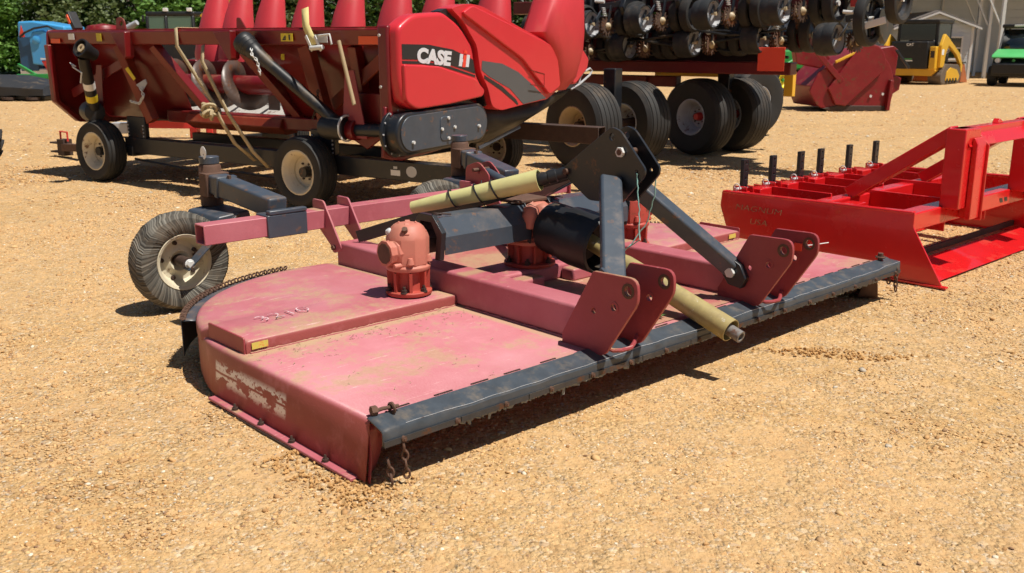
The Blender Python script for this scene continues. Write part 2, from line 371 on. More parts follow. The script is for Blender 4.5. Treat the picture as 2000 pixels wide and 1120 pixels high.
# ================================================================ ground
def ground():
    k = NT("gravel_ground")
    P = k.tc.outputs['Object']
    big = k.noise(.35, 3, .6); mid = k.noise(2.3, 4, .65, off=(3, 3, 0)); fine = k.noise(55, 3, .7)
    c = k.mix(k.ramp(mid, .3, .7), (.42, .228, .092), (.55, .325, .140))
    c = k.mix(k.math('MULTIPLY', k.ramp(big, .42, .68), .55), c, (.56, .335, .150))
    spk = k.noise(13, 5, .8, off=(5, 5, 0)); c = k.mix(k.math('MULTIPLY', k.ramp(spk, .58, .66), .40), c, (.22, .125, .05)); c = k.mix(k.math('MULTIPLY', k.ramp(spk, .42, .34), .35), c, (.62, .43, .21))
    c = k.mix(.55, c, k.mix(k.ramp(fine, .3, .7), (.30, .155, .05), (.66, .41, .165)))
    pt = k.noise(.75, 5, .7, off=(1, 9, 0)); c = k.mix(k.math('MULTIPLY', k.ramp(pt, .50, .60), .50), c, (.34, .165, .062)); c = k.mix(k.math('MULTIPLY', k.ramp(pt, .45, .36), .55), c, (.60, .385, .19))
    # cells of small stones, three sizes
    hs = []
    for s, amt in ((46, .5), (95, .5)):
        v = k.n("ShaderNodeTexVoronoi"); v.inputs['Scale'].default_value = s; v.inputs['Randomness'].default_value = 1; k.l(P, v.inputs['Vector'])
        sp = k.n("ShaderNodeSeparateColor"); k.l(v.outputs['Color'], sp.inputs[0])
        tone = k.mix(sp.outputs[0], (.30, .17, .07), (.66, .46, .23))
        grey = k.ramp(sp.outputs[1], .86, .9); tone = k.mix(k.math('MULTIPLY', grey, .7), tone, (.42, .36, .30))
        wh = k.ramp(sp.outputs[2], .93, .95); tone = k.mix(wh, tone, (.72, .62, .46))
        pres = k.ramp(k.noise(s * .16, 3, off=(s, 1, 2)), .38, .58)
        c = k.mix(k.math('MULTIPLY', pres, amt), c, tone)
        hs.append(k.math('MULTIPLY', k.math('SUBTRACT', 1.0, v.outputs['Distance']), k.math('MULTIPLY', pres, 1.1 if s < 60 else .6)))
    k.l(c, k.p.inputs['Base Color']); k.p.inputs['Roughness'].default_value = .95; k.p.inputs['Specular IOR Level'].default_value = .15
    h = k.math('ADD', k.math('ADD', hs[0], hs[1]), k.math('MULTIPLY', fine, .8))
    k.bump(h, .9, .014)
    # a sheet to the horizon: fine undulating patch near the camera, coarse beyond
    bm = bmesh.new()
    xs = sorted(set([-600, -250, -120, -60, -35] + [i * .25 for i in range(-60, 61)] + [35, 60, 120, 250, 600]))
    ys = sorted(set([-600, -200, -60, -20, -5, -1] + [i * .25 for i in range(0, 81)] + [24, 30, 40, 60, 120, 250, 600, 900]))
    from mathutils import noise as mn
    def z(x, y):
        if abs(x) > 14.9 or y > 19.9 or y < .1: return 0.
        return .010 * mn.noise((x * .9, y * .9, 1)) + .006 * mn.noise((x * 2.3, y * 2.3, 4))
    g = [[bm.verts.new((x, y, z(x, y) - .006)) for x in xs] for y in ys]
    for j in range(len(ys) - 1):
        for i in range(len(xs) - 1): bm.faces.new((g[j][i], g[j][i + 1], g[j + 1][i + 1], g[j + 1][i]))
    o = ob("ground", bm, "gravel_ground", smooth=180); o['kind'] = 'structure'; o['label'] = 'tan gravel yard covering the whole foreground'
ground()
def verge():
    pm("grass_verge", (.075, .17, .025), .9, var=.5, vs=3)
    bm = bmesh.new()
    pts = [(-80, 39), (-16, 38), (-6, 40), (-2, 46), (14, 48), (60, 49), (80, 120), (-80, 120)]
    vs = [bm.verts.new((x, y, .004)) for x, y in pts]; bm.faces.new(vs)
    o = ob("grass_verge", bm, "grass_verge", smooth=0); o['kind'] = 'structure'; o['label'] = 'strip of mown grass below the trees'
verge()
# ================================================================ the rotary cutter (x along its front edge, y towards its rear)
def rotary_cutter():
    T = empty("rotary_cutter", (-0.49, 2.9, 0), 43, "faded pink-red three-gearbox rotary cutter with black hitch frame in the foreground", "mower")
    GX = (.958, 1.726, 2.494); GY = 1.0; RA = .93; W0, W1 = .03, 3.42; ZT = .22
    # ---- deck shell: top sheet, side skirts and scalloped rear skirt
    def rear_y(x): return GY + max([math.sqrt(max(0, RA * RA - (x - g) ** 2)) for g in GX])
    out = [(W0, -.012), (W0, 1.0)]
    for i in range(1, 60):
        x = W0 + (W1 - W0) * i / 60; t = (1 - math.cos(math.pi * i / 60)) / 2; x = W0 + (W1 - W0) * t
        out.append((x, rear_y(x)))
    out += [(W1, 1.0), (W1, -.012)]
    bm = bmesh.new()
    top = [bm.verts.new((x, y, ZT)) for x, y in out]; bot = [bm.verts.new((x + (-.026 if x < 1.7 else .026) * max(0, 1 - max(0, y - .95) * 3), y, .008 + .004 * min(y, 1) + .02 * max(0, min(1, (y - 1.0) * 3)))) for x, y in out]
    bm.faces.new(top[::-1])
    for i in range(len(out) - 1): bm.faces.new((top[i], top[i + 1], bot[i + 1], bot[i]))
    bmesh.ops.recalc_face_normals(bm, faces=bm.faces)
    ed = [e for e in bm.edges if all(v.co.z > ZT - .001 for v in e.verts) and len(e.link_faces) == 2]
    bmesh.ops.bevel(bm, geom=ed, offset=.022, segments=4, profile=.6, affect='EDGES')
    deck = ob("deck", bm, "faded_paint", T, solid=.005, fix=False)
    # ---- raised rear plates in the side bays (higher rim round the blade circle)
    def raised(side):
        mx = lambda x: x if side < 0 else 3.45 - x
        O = [(.066, .862, .268), (.066, 1.16, .272)]
        for i in range(0, 25):
            a = R(171 - i * 4.1); x = .958 + (RA + .004) * math.cos(a); y = GY + (RA + .004) * math.sin(a)
            if y > 1.165 and x < 1.125: O.append((x, y, .246 if i > 1 else .25))
        O += [(1.125, 1.90, .248), (1.125, .862, .268)]
        c = Vector((.62, 1.12, .284))
        bm = bmesh.new(); rings = []
        for t, dz in ((0, -.05), (0, -.014), (.012, -.003), (.035, .003), (.12, .007), (.4, .004), (.75, 0)):
            r = []
            for x, y, z in O:
                p = Vector((x, y, z)).lerp(c, t); p.z = z * (1 - t) + c.z * t + dz
                p.x = mx(p.x); r.append(bm.verts.new(p))
            rings.append(r)
        n = len(O)
        for A, B in zip(rings, rings[1:]):
            for i in range(n): bm.faces.new((A[i], A[(i + 1) % n], B[(i + 1) % n], B[i]))
        cc = bm.verts.new((mx(c.x), c.y, c.z))
        for i in range(n): bm.faces.new((rings[-1][i], rings[-1][(i + 1) % n], cc))
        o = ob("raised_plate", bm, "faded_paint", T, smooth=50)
        plate("end_fin", "plate_paint", T, rounded([(.866, .221), (1.163, .221), (1.163, .286), (.866, .286)], [0, 0, .008, .012]), YZ, mx(.062), .008)
        return o
    rp = raised(-1); raised(1)
    with BM("centre_plate", "beam_paint", T, bevel=.014, seg=3) as b:
        bx(b, 1.272, 2.178, .89, 1.12, ZT, .30)
    with BM("centre_floor", "dusty_paint", T) as b:
        vs = [b.verts.new(p) for p in ((1.275, .03, ZT + .004), (2.175, .03, ZT + .004), (2.175, 1.86, ZT + .004), (1.275, 1.86, ZT + .004))]; b.faces.new(vs)
    with BM("cross_plate", "beam_paint", T, bevel=.012, seg=3) as b: bx(b, 1.272, 1.64, .80, .888, ZT, .285)
    with BM("cross_plate", "beam_paint", T, bevel=.012, seg=3) as b: bx(b, 1.84, 2.178, .80, .888, ZT, .285)
    # little stamped number and its white paint
    M = basis((.215, 1.02, .2895), (1, .06, 0), (0, 1, 0))
    text("stamped_number", "worn_white", rp, "3210", .105, M, .0008, bold=-.0028, xs=1.25)
    for side in (.122, 3.30):
        with BM("warning_sticker", "faded_sticker", T) as b: bx(b, side - .035, side + .035, .8555, .8575, .236, .262)
    # ---- box beams
    for x in (1.13, 2.18):
        with BM("box_beam", "beam_paint", T, bevel=.014, seg=3) as b: bx(b, x, x + .14, .05, 1.86, ZT + .001, .368)
    # weld beads along the beam feet and seams
    def weld(parent, a, c, nm="weld_bead"):
        a, c = Vector(a), Vector(c); n = int((c - a).length / .012); b = bmesh.new()
        tube(b, [a.lerp(c, i / n) + Vector((rnd.uniform(-.001, .001),) * 3) for i in range(n + 1)], [rnd.uniform(.003, .0062) for _ in range(n + 1)], 5)
        ob(nm, b, "beam_paint", parent, smooth=60)
    for x in (1.128, 1.272, 2.178, 2.322): weld(T, (x, .15, .222), (x, .80, .222))
    for x0, x1 in ((.08, 1.12), (2.33, 3.37)): weld(T, (x0, .857, .2215), (x1, .857, .2215))
    # dry grass blades and bits of straw caught on the deck
    b = bmesh.new(); rg = random.Random(17)
    for k in range(150):
        if k % 3: px, py = rg.uniform(.06, 1.1), abs(rg.gauss(0, .10)) * -1 + .84
        else: px, py = rg.choice((rg.uniform(.06, 1.1), rg.uniform(1.3, 2.1), rg.uniform(2.35, 3.35))), rg.uniform(.03, .8)
        if py < .02 or py > .85: continue
        t = rg.uniform(0, 6.28); L = rg.uniform(.008, .03); d = Vector((math.cos(t), math.sin(t), rg.uniform(-.05, .12))) * L; s = Vector((-math.sin(t), math.cos(t), 0)) * .0012; p = Vector((px, py, .2235))
        b.faces.new([b.verts.new(q) for q in (p - s, p + d * .5 - s + Vector((0, 0, .002)), p + d, p + s)])
    o = ob("dry_grass_bits", b, "strap_tan", deck, smooth=0); o['kind'] = 'stuff'
    # ---- lift plates (two pairs) with holes, pin bushes and hooks
    prof = rounded([(-.02, .542), (-.242, .548), (-.245, .455), (-.085, .212), (.14, .215), (.14, .262)], [.008, .05, .03, .03, 0, 0])
    for i, x in enumerate((1.085, 1.30, 2.145, 2.36)):
        p = plate("lift_plate", "plate_paint", T, prof, YZ, x, .016, [(-.198, .495, .019), (-.128, .418, .014), (-.027, .386, .012)])
        for (y, z, r) in ((-.128, .418, .014), (-.198, .495, .019)):
            with BM("bushing", "rust_steel" if r > .015 else "plate_paint", p) as b:
                lathe(b, [(r, -.010), (r + .011, -.010), (r + .011, .010), (r, .010)], (x, y, z), (1, 0, 0), 20, closed=True)
    for x in (1.19, 2.25):
        with BM("tie_loop", "plate_paint", T) as b:
            q = [(x + .105 * 1, -.07, .25), (x + .05, -.10, .235), (x, -.125, .232), (x - .05, -.12, .232), (x - .075, -.10, .232), (x - .08, -.075, .236), (x - .07, -.05, .24)]
            tube(b, q, .009, 8)
    # ---- rear draw tube with lugs
    with BM("rear_tube", "beam_paint", T, bevel=.006) as b: hollow(b, (.44, 2.0, .478), (3.01, 2.0, .478), .10, .10, .008)
    for x in (1.13, 1.285, 2.165, 2.32):
        plate("tube_lug", "beam_paint", T, rounded([(1.80, .335), (1.885, .30), (1.905, .34), (2.07, .46), (2.07, .575), (1.965, .575)], [.02, .02, .02, 0, .015, .015]), YZ, x, .011, bev=.002)
        with BM("lug_bolt", "rust_steel", T) as b: hexnut(b, (x - .02, 1.87, .335), (1, 0, 0), .014, .04)
    # pair of tall brace lugs on the right of the draw tube
    for x in (2.20, 2.285):
        plate("brace_lug", "plate_paint", T, rounded([(2.06, .44), (1.86, .52), (1.83, .62), (1.93, .70), (2.05, .66)], [0, .03, .03, .04, .03]), YZ, x, .010, [(1.92, .635, .012)])
    with BM("lug_pin", "rust_steel", T) as b: cyl(b, (2.15, 1.93, .65), (2.33, 1.93, .65), .011, n=10)
    # red end piece past the hitch frame
    with BM("tube_end_plate", "plate_paint", T, bevel=.003) as b: bx(b, 2.99, 3.004, 1.93, 2.08, .42, .535)
    # ---- tail wheels: sleeve on tube, arm, rusty pivot, fork and laminated tyre
    def tail(xa, px, wx):
        with BM("arm_sleeve", "blue_black_paint", T, bevel=.005) as b:
            hollow(b, (xa - .115, 2.0, .478), (xa + .115, 2.0, .478), .124, .118, .011)
            bx(b, xa - .105, xa + .115, 1.935, 1.975, .538, .560)
        with BM("arm", "blue_black_paint", T, bevel=.012, seg=3) as b:
            bar(b, (xa, 2.03, .555), (px, 2.60, .635), .115, .105)
        with BM("arm_collar", "blue_black_paint", T, bevel=.008) as b:
            q0 = Vector((xa, 2.03, .555)).lerp(Vector((px, 2.60, .635)), .80); q1 = Vector((xa, 2.03, .555)).lerp(Vector((px, 2.60, .635)), .86); bar(b, q0, q1, .128, .118)
        with BM("collar_bolt", "rust_steel", T) as b:
            q = Vector((xa, 2.03, .555)).lerp(Vector((px, 2.60, .635)), .76); hexnut(b, q + Vector((0, 0, .05)), (0, 0, 1), .013, .02)
        piv = Vector((px, 2.66, 0))
        with BM("pivot", "rust_steel", T, bevel=.004) as b:
            lathe(b, [(0, .50), (.062, .50), (.062, .72), (.052, .735), (0, .735)], piv, (0, 0, 1), 22)
            bx(b, px - .07, px + .07, 2.57, 2.66, .56, .69)
        with BM("pivot_cap", "blue_black_paint", T, bevel=.003) as b: cyl(b, piv + Vector((0, 0, .735)), piv + Vector((0, 0, .775)), .055, n=22)
        if xa < 1.5:
            plate("cap_lid", "white_paint", T, circ((0, 0), .036, 18), lambda u, v, a: (px - .045 + a * .6, 2.63 + u, .80 + v + a * .3), 0, .004, [(0.0, -.012, .006)])
        hub = Vector((wx, 2.45, .262)); c = hub
        wheel = tyre_o = None
        # laminated tyre
        b = bmesh.new(); n = 220
        prof = [(.150, -.060), (.165, -.070), (.205, -.080), (.238, -.074), (.256, -.052), (.262, -.02), (.262, .02), (.256, .052), (.238, .074), (.205, .080), (.165, .070), (.150, .060)]
        rr = random.Random(3); jit = [(.0016 if i % 2 else -.0016) + rr.uniform(-.0022, .0018) for i in range(n)]; lam = [rr.random() ** 1.3 * (1 if i % 2 else .45) for i in range(n)]
        x, y, a = frame((0, -1, 0)); rings = []
        for j, (r_, h) in enumerate(prof):
            edge = .2 if j in (0, len(prof) - 1) else 1
            rings.append([b.verts.new(c + a * (h + math.copysign(jit[i] * .7 * edge, h)) + (x * math.cos(2 * math.pi * i / n + .10 * math.sin(j)) + y * math.sin(2 * math.pi * i / n + .10 * math.sin(j))) * (r_ + jit[i] * .8 * edge)) for i in range(n)])
        for A, B in zip(rings, rings[1:]):
            for i in range(n): b.faces.new((A[i], A[(i + 1) % n], B[(i + 1) % n], B[i]))
        tw = ob("tail_wheel", b, "laminated_tyre", T, smooth=25)
        at = tw.data.attributes.new("lam", 'FLOAT', 'POINT'); at.data.foreach_set('value', [lam[i % n] for i in range(len(prof) * n)])
        with BM("rim", "cream_rim", tw, bevel=.002) as b:
            lathe(b, [(.03, -.02), (.055, .006), (.085, -.012), (.110, -.010), (.122, .018), (.132, .058), (.150, .066), (.153, .058), (.140, .045), (.140, -.045), (.153, -.058), (.150, -.066), (.132, -.058), (.12, -.03), (.03, -.03)], c, (0, -1, 0), 40, closed=True)
        with BM("lug_holes", "dark_rust", tw) as b:
            for k in range(5):
                t = 2 * math.pi * k / 5 + .5; p = c + x * math.cos(t) * .098 + y * math.sin(t) * .098; cyl(b, p + a * .004, p - a * .004 + a * -.006, .011, n=10)
                lathe(b, [(0, .0), (.012, 0), (.012, .006), (0, .006)], p - a * .009 + a * .0, a, 10)
        with BM("hub", "dark_rust", tw) as b: cyl(b, c - a * .1, c + a * .105, .03, n=18)
        with BM("axle_nut", "zinc", tw, bevel=.002) as b:
            cyl(b, c + a * .118, c + a * .123, .026, n=18); hexnut(b, c + a * .123, a, .021, .022)
        # fork
        for s in (-1, 1):
            with BM("fork_arm", "blue_black_paint", T, bevel=.004) as b:
                p0 = c + a * .112 * s + Vector((-.02, 0, -.03)); p1 = Vector((px - .02, 2.50 if s > 0 else 2.62, .50)); p1.y = c.y + (a * .112 * s).y
                bar(b, p0, p1, .012, .07, up=(1, 0, .5))
        with BM("fork_crown", "blue_black_paint", T, bevel=.008) as b:
            pr = [(px - .16, .425), (px - .13, .49), (px + .05, .508), (px + .06, .47), (px - .02, .425)]
            prism(b, pr, XZ, c.y - .122, max(c.y + .122, 2.69))
    tail(.895, .835, .525); tail(2.56, 2.66, 2.29)
    # ---- gearboxes on flanged stands
    def gearbox(x, y, z0, name, cap, stand, hub, s=1.0):
        with BM(name, cap, T, smooth=34, bevel=.006, seg=3) as b:
            lathe(b, [(.128 * s, .115), (.132 * s, .122), (.132 * s, .132), (.120 * s, .140), (.112 * s, .15)], (x, y, z0), (0, 0, 1), 32)
            lathe(b, [(.110 * s, .135), (.126 * s, .142), (.127 * s, .258), (.119 * s, .276), (.094 * s, .308), (.078 * s, .319), (.05 * s, .324), (0, .325)], (x, y, z0), (0.0001, 0.00005, 1), 10)
            h = Vector(hub); p = Vector((x, y, z0 + .20))
            lathe(b, [(.064, .05), (.064, .088), (.056, .095), (.056, .114), (.060, .116), (.060, .130), (0, .130)], p, h, 10)
            s2 = h.cross(Vector((0, 0, 1)))
            for q in (-1, 1): cyl(b, p + s2 * .05 * q + Vector((0, 0, -.055)), p + s2 * .045 * q + Vector((0, 0, -.055)) + h * .112, .016, .012, n=10)
            for k in range(4):
                t = k * 1.57 + .9; q = Vector((x, y, z0 + .275)) + Vector((math.cos(t), math.sin(t), 0)) * .10 * s; bar(b, q, q + Vector((math.cos(t) * -.05, math.sin(t) * -.05, .045)), .022, .03)
            for k in range(5):
                t = k * 1.26 + .4; q = Vector((x, y, z0 + .15)) + Vector((math.cos(t), math.sin(t), 0)) * .122 * s
                cyl(b, q, q + Vector((0, 0, .03)), .018, .010, n=10)
        g = BM.last
        with BM("cover_plate", "rust_steel" if s < 1.05 else stand, g) as b: cyl(b, p + h * .130, p + h * .133, .047, n=10)
        with BM("stand", stand, g, smooth=38) as b:
            lathe(b, [(.135 * s, 0), (.138 * s, .004), (.138 * s, .016), (.132 * s, .020), (.098 * s, .022), (.094 * s, .03), (.094 * s, .105), (.125 * s, .112), (.125 * s, .116)], (x, y, z0), (0, 0, 1), 36)
            for k in range(8):
                t = 2 * math.pi * k / 8 + .25; d = Vector((math.cos(t), math.sin(t), 0)); q = Vector((x, y, z0))
                bar(b, q + d * .092 * s + Vector((0, 0, .02)), q + d * .095 * s + Vector((0, 0, .11)), .014, .05, up=d)
        for k in range(6):
            t = 2 * math.pi * k / 6 + .7; d = Vector((math.cos(t), math.sin(t), 0)); q = Vector((x, y, z0 + .018)) + d * .120 * s
            with BM("flange_bolt", "dark_rust", g) as b:
                lathe(b, [(.017, 0), (.017, .004), (.0, .004)], q, (0, 0, 1), 12); hexnut(b, q + Vector((0, 0, .003)), (0, 0, 1), .013, .014); cyl(b, q + Vector((0, 0, .016)), q + Vector((0, 0, .03)), .007, n=8)
        with BM("breather_cap", "grey_sticker", g) as b:
            q = Vector((x - .062, y + .040, z0 + .275)); lathe(b, [(0, 0), (.016, 0), (.018, .016), (.012, .026), (0, .028)], q, (-.5, .2, .8), 14)
        with BM("filler_plug", "rust_steel", g) as b: cyl(b, (x - .045, y - .045, z0 + .285), (x - .06, y - .06, z0 + .312), .013, n=8)
        return g
    gearbox(GX[0], 1.0, .284, "side_gearbox", "gearbox_coral", "gearbox_red", (-1, 0, 0), .77)
    gearbox(GX[2] + .02, 1.0, .284, "side_gearbox", "gearbox_red", "gearbox_red", (1, 0, 0), .77)
    gc = gearbox(GX[1], 1.0, .300, "centre_gearbox", "gearbox_coral", "gearbox_red", (0, -1, 0), .95)
    with BM("top_cover", "rust_steel", gc, bevel=.006) as b: bx(b, 1.60, 1.80, .95, 1.14, .622, .642)
    with BM("casting_lobe", "gearbox_coral", gc, smooth=60) as b:
        for dx in (-.09, -.01, .08): lathe(b, [(0, -.01), (.035, 0), (.045, .06), (.035, .10), (0, .115)], (1.726 + dx, .90, .51), (0, 0, 1), 14)
    # ---- driveline shields: folded sheet tunnels
    def shield(x0, x1):
        pr = [(.895, .455), (.895, .537), (.952, .618), (1.052, .618), (1.105, .537), (1.105, .455)]
        b = bmesh.new(); A = [b.verts.new((x0, y, z)) for y, z in pr]; B = [b.verts.new((x1, y, z)) for y, z in pr]
        for i in range(len(pr) - 1): b.faces.new((A[i], A[i + 1], B[i + 1], B[i]))
        s = ob("driveline_shield", b, "blue_black_paint", T, solid=.004, smooth=0)
        for xx in (x0 - .004, x1 + .004):
            with BM("shield_bracket", "black_paint", s, bevel=.002) as b: prism(b, [(.905, .43), (.885, .56), (.955, .634), (1.05, .634), (1.115, .56), (1.095, .43), (1.06, .43), (1.075, .54), (1.04, .60), (.965, .60), (.925, .54), (.94, .43)], YZ, xx - .003 - (.02 if xx < x0 else 0), xx + .003)
        for xx in (x0 + .01, x1 - .06):
            with BM("lynch_ring", "dark_rust", s) as b: tube(b, torus_pts((xx, .965, .634), (.3, .2, 1), .020), .0035, 6, True); cyl(b, (xx + .02, .955, .635), (xx + .07, .95, .628), .004, n=6)
        with BM("drive_shaft", "dark_rust", s) as b: cyl(b, (x0 - .05, 1.0, .485), (x1 + .05, 1.0, .485), .034, n=18)
    shield(1.092, 1.635); shield(1.83, 2.36)
    # ---- input bell and driveline
    with BM("driveline_bell", "black_plastic", T, smooth=35) as b:
        lathe(b, [(.108, 0), (.124, .01), (.126, .15), (.138, .155), (.142, .20), (.139, .36), (.130, .37), (.126, .36), (.128, .05), (.05, .04)], (1.726, .86, .51), (0, -1, -.12), 36)
    with BM("bell_ring", "dark_rust", BM.last) as b: lathe(b, [(.05, 0), (.10, 0), (.10, .012), (.05, .012)], (1.73, .62, .48), (0, -1, -.12), 24, closed=True)
    P0 = Vector((1.728, .60, .478)); P1 = Vector((1.722, -.225, .215)); ax = (P1 - P0).normalized()
    with BM("driveline_tube", "yellow_tube_dirty", T, smooth=40) as b:
        L = (P1 - P0).length; lathe(b, [(.038, 0), (.038, .22), (.043, .25), (.047, .5), (.051, L), (.047, L), (.044, L - .2)], P0, ax, 28)
    dt = BM.last
    with BM("inner_shaft", "shaft_steel", dt, smooth=30) as b: lathe(b, [(.012, -.05), (.022, -.05), (.026, .0), (.026, .065), (.018, .065), (.016, .02)], P1 - ax * .01, ax, 16)
    with BM("tube_sleeve", "yellow_tube", dt, smooth=40) as b: lathe(b, [(.0375, 0), (.0385, .30), (.0375, .302)], P0 + ax * .02, ax, 28)
    with BM("safety_chain", "zinc", dt) as b: tube(b, [P0 + ax * .33 + Vector((.03, 0, .03)), P0 + ax * .40 + Vector((.05, -.01, .0)), P0 + ax * .36 + Vector((.03, -.02, -.05))], .003, 6)
    # ---- hitch A-frame
    pa = rounded([(.425, 1.03), (.37, 1.015), (.222, .858), (.226, .825), (.355, .69), (.55, .685), (.72, .79), (.712, .825)], [.02, .02, .02, .02, .02, .02, .02, .02])
    for x in (1.675, 1.775):
        p = plate("mast_plate", "black_paint", T, pa, YZ, x, .013, [(.418, .985, .016), (.27, .842, .008), (.36, .922, .012)])
    with BM("mast_bolt", "rust_steel", T) as b: cyl(b, (1.65, .36, .922), (1.80, .36, .922), .014, n=14)
    with BM("mast_bolt_head", "zinc", BM.last, bevel=.002) as b: hexnut(b, (1.652, .36, .922), (1, 0, 0), .024, .016)
    with BM("rear_pin", "rust_steel", T) as b: cyl(b, (1.65, .69, .805), (1.80, .69, .805), .014, n=14)
    with BM("mast_leg", "blue_black_paint", T, bevel=.012, seg=3) as b: bar(b, (1.645, .40, .80), (1.19, -.03, .44), .098, .055, up=(-.35, -.55, .6))
    with BM("leg_foot", "blue_black_paint", BM.last, bevel=.003) as b: prism(b, [(-.09, .47), (.02, .535), (.07, .47), (.0, .33), (-.09, .36)], YZ, 1.165, 1.18)
    with BM("mast_leg", "blue_black_paint", T, bevel=.012, seg=3) as b: bar(b, (1.805, .36, .745), (2.125, .055, .375), .07, .085, up=(-.1, -.5, .6))
    l2 = BM.last
    with BM("leg_foot", "black_paint", l2, bevel=.004) as b: prism(b, [(.0, .40), (.10, .45), (.14, .40), (.06, .30), (-.01, .29), (-.035, .34)], YZ, 2.10, 2.135)
    with BM("leg_bolt", "zinc", l2, bevel=.003) as b: hexnut(b, (2.10, .045, .360), (-1, 0, 0), .026, .018)
    # ---- braces back to the draw tube, spare shaft tied on the left one
    for x, nm in ((1.20, 0), (2.25, 1)):
        with BM("brace", "black_paint", T, bevel=.003) as b:
            e = Vector((x, 1.76, .40)); s = Vector((1.70 if nm == 0 else 1.75, .69, .80)); bar(b, s, e, .016, .062)
            bar(b, s + Vector((.03, 0, 0)), e + Vector((.03, 0, 0)), .012, .062)
    A0 = Vector((1.27, 1.37, .595)); A1 = Vector((1.595, .80, .760)); a = (A1 - A0).normalized(); L = (A1 - A0).length
    with BM("spare_shaft_tube", "yellow_tube", T, smooth=40) as b: lathe(b, [(.030, 0), (.036, .12), (.040, .3), (.052, L), (.047, L), (.044, L - .15), (0, L - .15)], A0, a, 30)
    st = BM.last
    for t in (.33, .53, .66):
        with BM("cable_tie", "black_plastic", st) as b: tube(b, torus_pts(A0 + a * L * t, a + Vector((.1, .1, .25)), .046 + .006 * t, 20), .0045, 6, True)
    with BM("inner_fitting", "bare_steel", st) as b: lathe(b, [(.028, 0), (.032, 0), (.032, .12), (.028, .12)], A1 - a * .13, a, 20, closed=True)
    with BM("wrapped_joint", "black_plastic", st, smooth=35) as b: lathe(b, [(.0, 0), (.028, 0), (.034, .03), (.030, .06), (.034, .065), (.034, .10), (.028, .105), (.030, .15), (0, .155)], A1 - a * .02, (Vector((1.70, .68, .805)) - A1), 16)
    with BM("wire_tie", "black_plastic", T) as b: tube(b, [(2.13, 1.83, .60), (2.10, 1.80, .56), (2.09, 1.77, .50), (2.08, 1.74, .45)], .004, 6)
    with BM("rear_link", "blue_black_paint", T, smooth=35) as b: cyl(b, (2.24, 1.90, .63), (2.23, 1.62, .57), .03, .022, n=14)
    # ---- hitch cord
    for q in ([(1.663, .262, .836), (1.655, .25, .76), (1.66, .24, .66), (1.645, .22, .55), (1.70, .36, .47)], [(1.79, .262, .836), (1.80, .27, .72), (1.79, .30, .60), (1.75, .35, .50), (1.71, .36, .47)]):
        with BM("cord", "teal_cord", T) as b:
            Q = [Vector(p) for p in q]; pts = []
            for s0, s1 in zip(Q, Q[1:]): pts += [s0.lerp(s1, t / 5) + Vector((rnd.uniform(-.003, .003), rnd.uniform(-.003, .003), 0)) for t in range(5)]
            tube(b, pts + [Q[-1]], .0028, 6)
    # ---- front rubber flap: folded band, clamped strip, bolts and torn fringe
    from mathutils import noise as mn
    xs = [W0 - .005 + (3.535 - W0) * i / 110 for i in range(111)]
    b = bmesh.new(); rows = []
    for x in xs:
        e = .012 * mn.noise((x * 2.6, 0, 3)) + .005 * mn.noise((x * 9, 1, 3))
        k = -.010 + .008 * (math.sin(x * 7) > .2) * (x > 1)
        lift = .010 * max(0, (x - 3.2) / .3)
        pr = [(k + .005, .2222), (k, .2262), (-.035 + e * .3, .2185 + e * .2), (-.080 + e * .6, .2045 + e * .5 + lift), (-.089 + e * .6, .2005 + e * .5 + lift), (-.093 + e * .6, .194 + e * .5 + lift), (-.0945 + e * .5, .168), (-.093 + e * .4, .150)]
        rows.append([b.verts.new((x, y, z)) for y, z in pr])
    for A, B in zip(rows, rows[1:]):
        for i in range(len(A) - 1): b.faces.new((A[i], B[i], B[i + 1], A[i + 1]))
    flap = ob("front_flap", b, "flap_rubber", T, solid=.005, smooth=28)
    with BM("flap_lip_glint", "grey_rim", flap) as b:  # curled edge drawn as a pale broken line, painting in the light it catches
        tube(b, [(x, -.0895 + .6 * .012 * mn.noise((x * 2.6, 0, 3)) + .005 * mn.noise((x * 9, 1, 3)), .1985 + .5 * (.012 * mn.noise((x * 2.6, 0, 3)) + .005 * mn.noise((x * 9, 1, 3))) + .010 * max(0, (x - 3.2) / .3) + .004) for x in xs[3:]], [.0008 + .0014 * abs(mn.noise((x * 5, 2, 9))) for x in xs[3:]], 5)
    with BM("clamp_strip", "clamp_steel", flap) as b:
        for A, B in zip(xs[::10], xs[10::10]): bar(b, (A, -.099, .158), (B - .004, -.099, .158), .004, .020)
    xb = .10
    while xb < 3.5:
        with BM("strip_bolt", "rust_steel", flap) as b:
            cyl(b, (xb, -.097, .160), (xb, -.107, .160), .010, n=10); cyl(b, (xb, -.107, .160), (xb, -.112, .160), .005, n=8)
        xb += .2245
    b = bmesh.new(); x = .32; rr = random.Random(5)
    while x < 3.3:
        wd = rr.uniform(.008, .03); dz = rr.uniform(.008, .013) * (1 + (rr.random() < .035) * 1.6); y0 = -.089 + rr.uniform(-.003, .003)
        v = [b.verts.new(p) for p in ((x, y0, .153), (x + wd * 1.2, y0, .153), (x + wd * rr.uniform(.5, 1.1), y0 + .006 * rr.uniform(-1, 1), .146 - dz), (x + wd * rr.uniform(0, .4), y0 + .004, .148 - dz * rr.uniform(.8, 1.1)))]
        b.faces.new(v); x += wd
    fr = ob("torn_fringe", b, "flap_fringe", flap, solid=.002, smooth=0)
    # hinge slots along the front
    hx = [.167, .355, .52, .679, .866, 1.40, 1.55, 1.98, 2.50, 2.66, 2.80, 2.94, 3.08, 3.22, 3.34]
    for i, x in enumerate(hx):
        with BM("hinge_knuckle", "dark_rust", deck) as b: bx(b, x - .040, x + .040, .006, .0125, .214, .2235)
